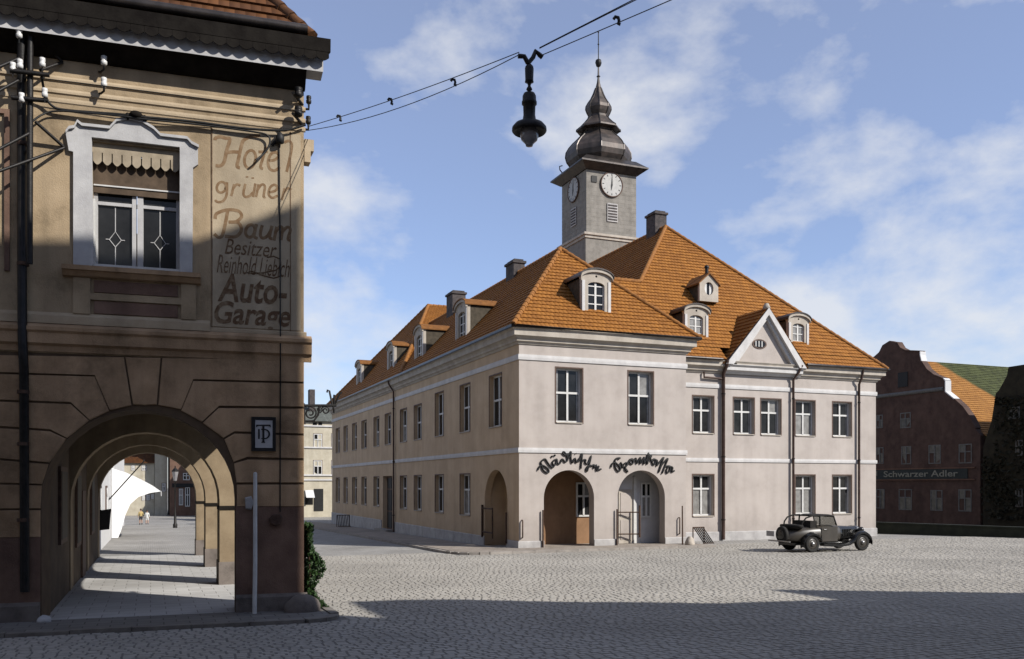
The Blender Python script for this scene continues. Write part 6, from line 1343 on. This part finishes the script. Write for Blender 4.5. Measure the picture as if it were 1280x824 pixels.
m_ = MB(); m_.tube([(-1.9, 36.35, 1.7), (-1.42, 36.35, 1.7)], .02, 5); m_.hexa([(-1.88, 36.25, .95), (-1.42, 36.25, 1.0), (-1.42, 36.45, 1.0), (-1.88, 36.45, .95), (-1.88, 36.25, 1.68), (-1.36, 36.25, 1.76), (-1.36, 36.45, 1.76), (-1.88, 36.45, 1.68)])
base('hanging_shop_sign', m_, M['black'], 'black shop sign hanging at the far end of the arcade wall', 'sign')
def child(x, y, ht, rz, top, low, label):
    """one skinned figure, about as many heads tall as a child"""
    k = ht / 1.2; J = {'pel': (0, 0, .58), 'waist': (0, 0, .70), 'chest': (0, 0, .86), 'neck': (0, 0, .95), 'chin': (0, .01, .99), 'head': (0, 0, 1.10), 'crown': (0, -.01, 1.17)}
    Rr = {'pel': .085, 'waist': .08, 'chest': .09, 'neck': .04, 'chin': .062, 'head': .082, 'crown': .05}
    E_ = [('pel', 'waist'), ('waist', 'chest'), ('chest', 'neck'), ('neck', 'chin'), ('chin', 'head'), ('head', 'crown')]
    for s_, n in ((-1, 'l'), (1, 'r')):
        J.update({n + 'sh': (s_ * .12, 0, .9), n + 'el': (s_ * .16, -.01, .72), n + 'wr': (s_ * .17, .04, .57), n + 'hd': (s_ * .165, .06, .51), n + 'hip': (s_ * .06, 0, .55), n + 'kn': (s_ * .07, .015, .31), n + 'an': (s_ * .075, -.02, .06), n + 'to': (s_ * .08, .08, .03)})
        Rr.update({n + 'sh': .05, n + 'el': .036, n + 'wr': .026, n + 'hd': .03, n + 'hip': .075, n + 'kn': .048, n + 'an': .034, n + 'to': .03})
        E_ += [('chest', n + 'sh'), (n + 'sh', n + 'el'), (n + 'el', n + 'wr'), (n + 'wr', n + 'hd'), ('pel', n + 'hip'), (n + 'hip', n + 'kn'), (n + 'kn', n + 'an'), (n + 'an', n + 'to')]
    nm = list(J); me = bpy.data.meshes.new('person'); me.from_pydata([tuple(c * k for c in J[n]) for n in nm], [(nm.index(a), nm.index(b)) for a, b in E_], [])
    o = bpy.data.objects.new('person', me); COL.objects.link(o); md = o.modifiers.new('skin', 'SKIN'); o.modifiers.new('sub', 'SUBSURF').levels = 1
    for v, n in zip(me.skin_vertices[0].data, nm): v.radius = (Rr[n] * k, Rr[n] * k); v.use_root = n == 'pel'
    dg = bpy.context.evaluated_depsgraph_get(); ev_ = bpy.data.meshes.new_from_object(o.evaluated_get(dg)); bpy.data.objects.remove(o)
    ms_ = [M['skin'], top, low, M['hair'], M['black']]
    for m in ms_: ev_.materials.append(m)
    for p in ev_.polygons:
        z = p.center.z / k; ax_ = abs(p.center.x) / k; p.use_smooth = True
        p.material_index = 3 if z > 1.11 or (z > 1.04 and p.center.y / k < -.02) else 0 if z > .95 or (ax_ > .12 and z < .62 and z > .4) else 1 if z > .62 or ax_ > .125 else 2 if z > .36 else 0 if z > .1 else 4
    o = bpy.data.objects.new('person', ev_); COL.objects.link(o); o.location = (x, y, gz(y) + .0); o.rotation_euler.z = rz; return tag(o, label, 'person', None)
M['skin'] = mat('skin', (.42, .26, .19), (.5, .32, .24), 6, .6); M['hair'] = mat('brown hair', (.05, .03, .02), (.09, .055, .035), 12, .7)
M['cl_yellow'] = mat('ochre jumper', (.45, .33, .14), (.52, .4, .18), 8, .9); M['cl_white'] = mat('white shirt', (.7, .7, .68), (.78, .78, .76), 8, .9); M['cl_dark'] = mat('dark shorts', (.025, .025, .03), (.04, .04, .05), 8, .9)
child(-.72, 78.2, 1.36, R(20), M['cl_yellow'], M['cl_dark'], 'child in ochre jumper and dark shorts standing beyond the arcade')
child(-.25, 78.0, 1.24, R(-15), M['cl_white'], M['cl_white'], 'child in white clothes standing beyond the arcade')
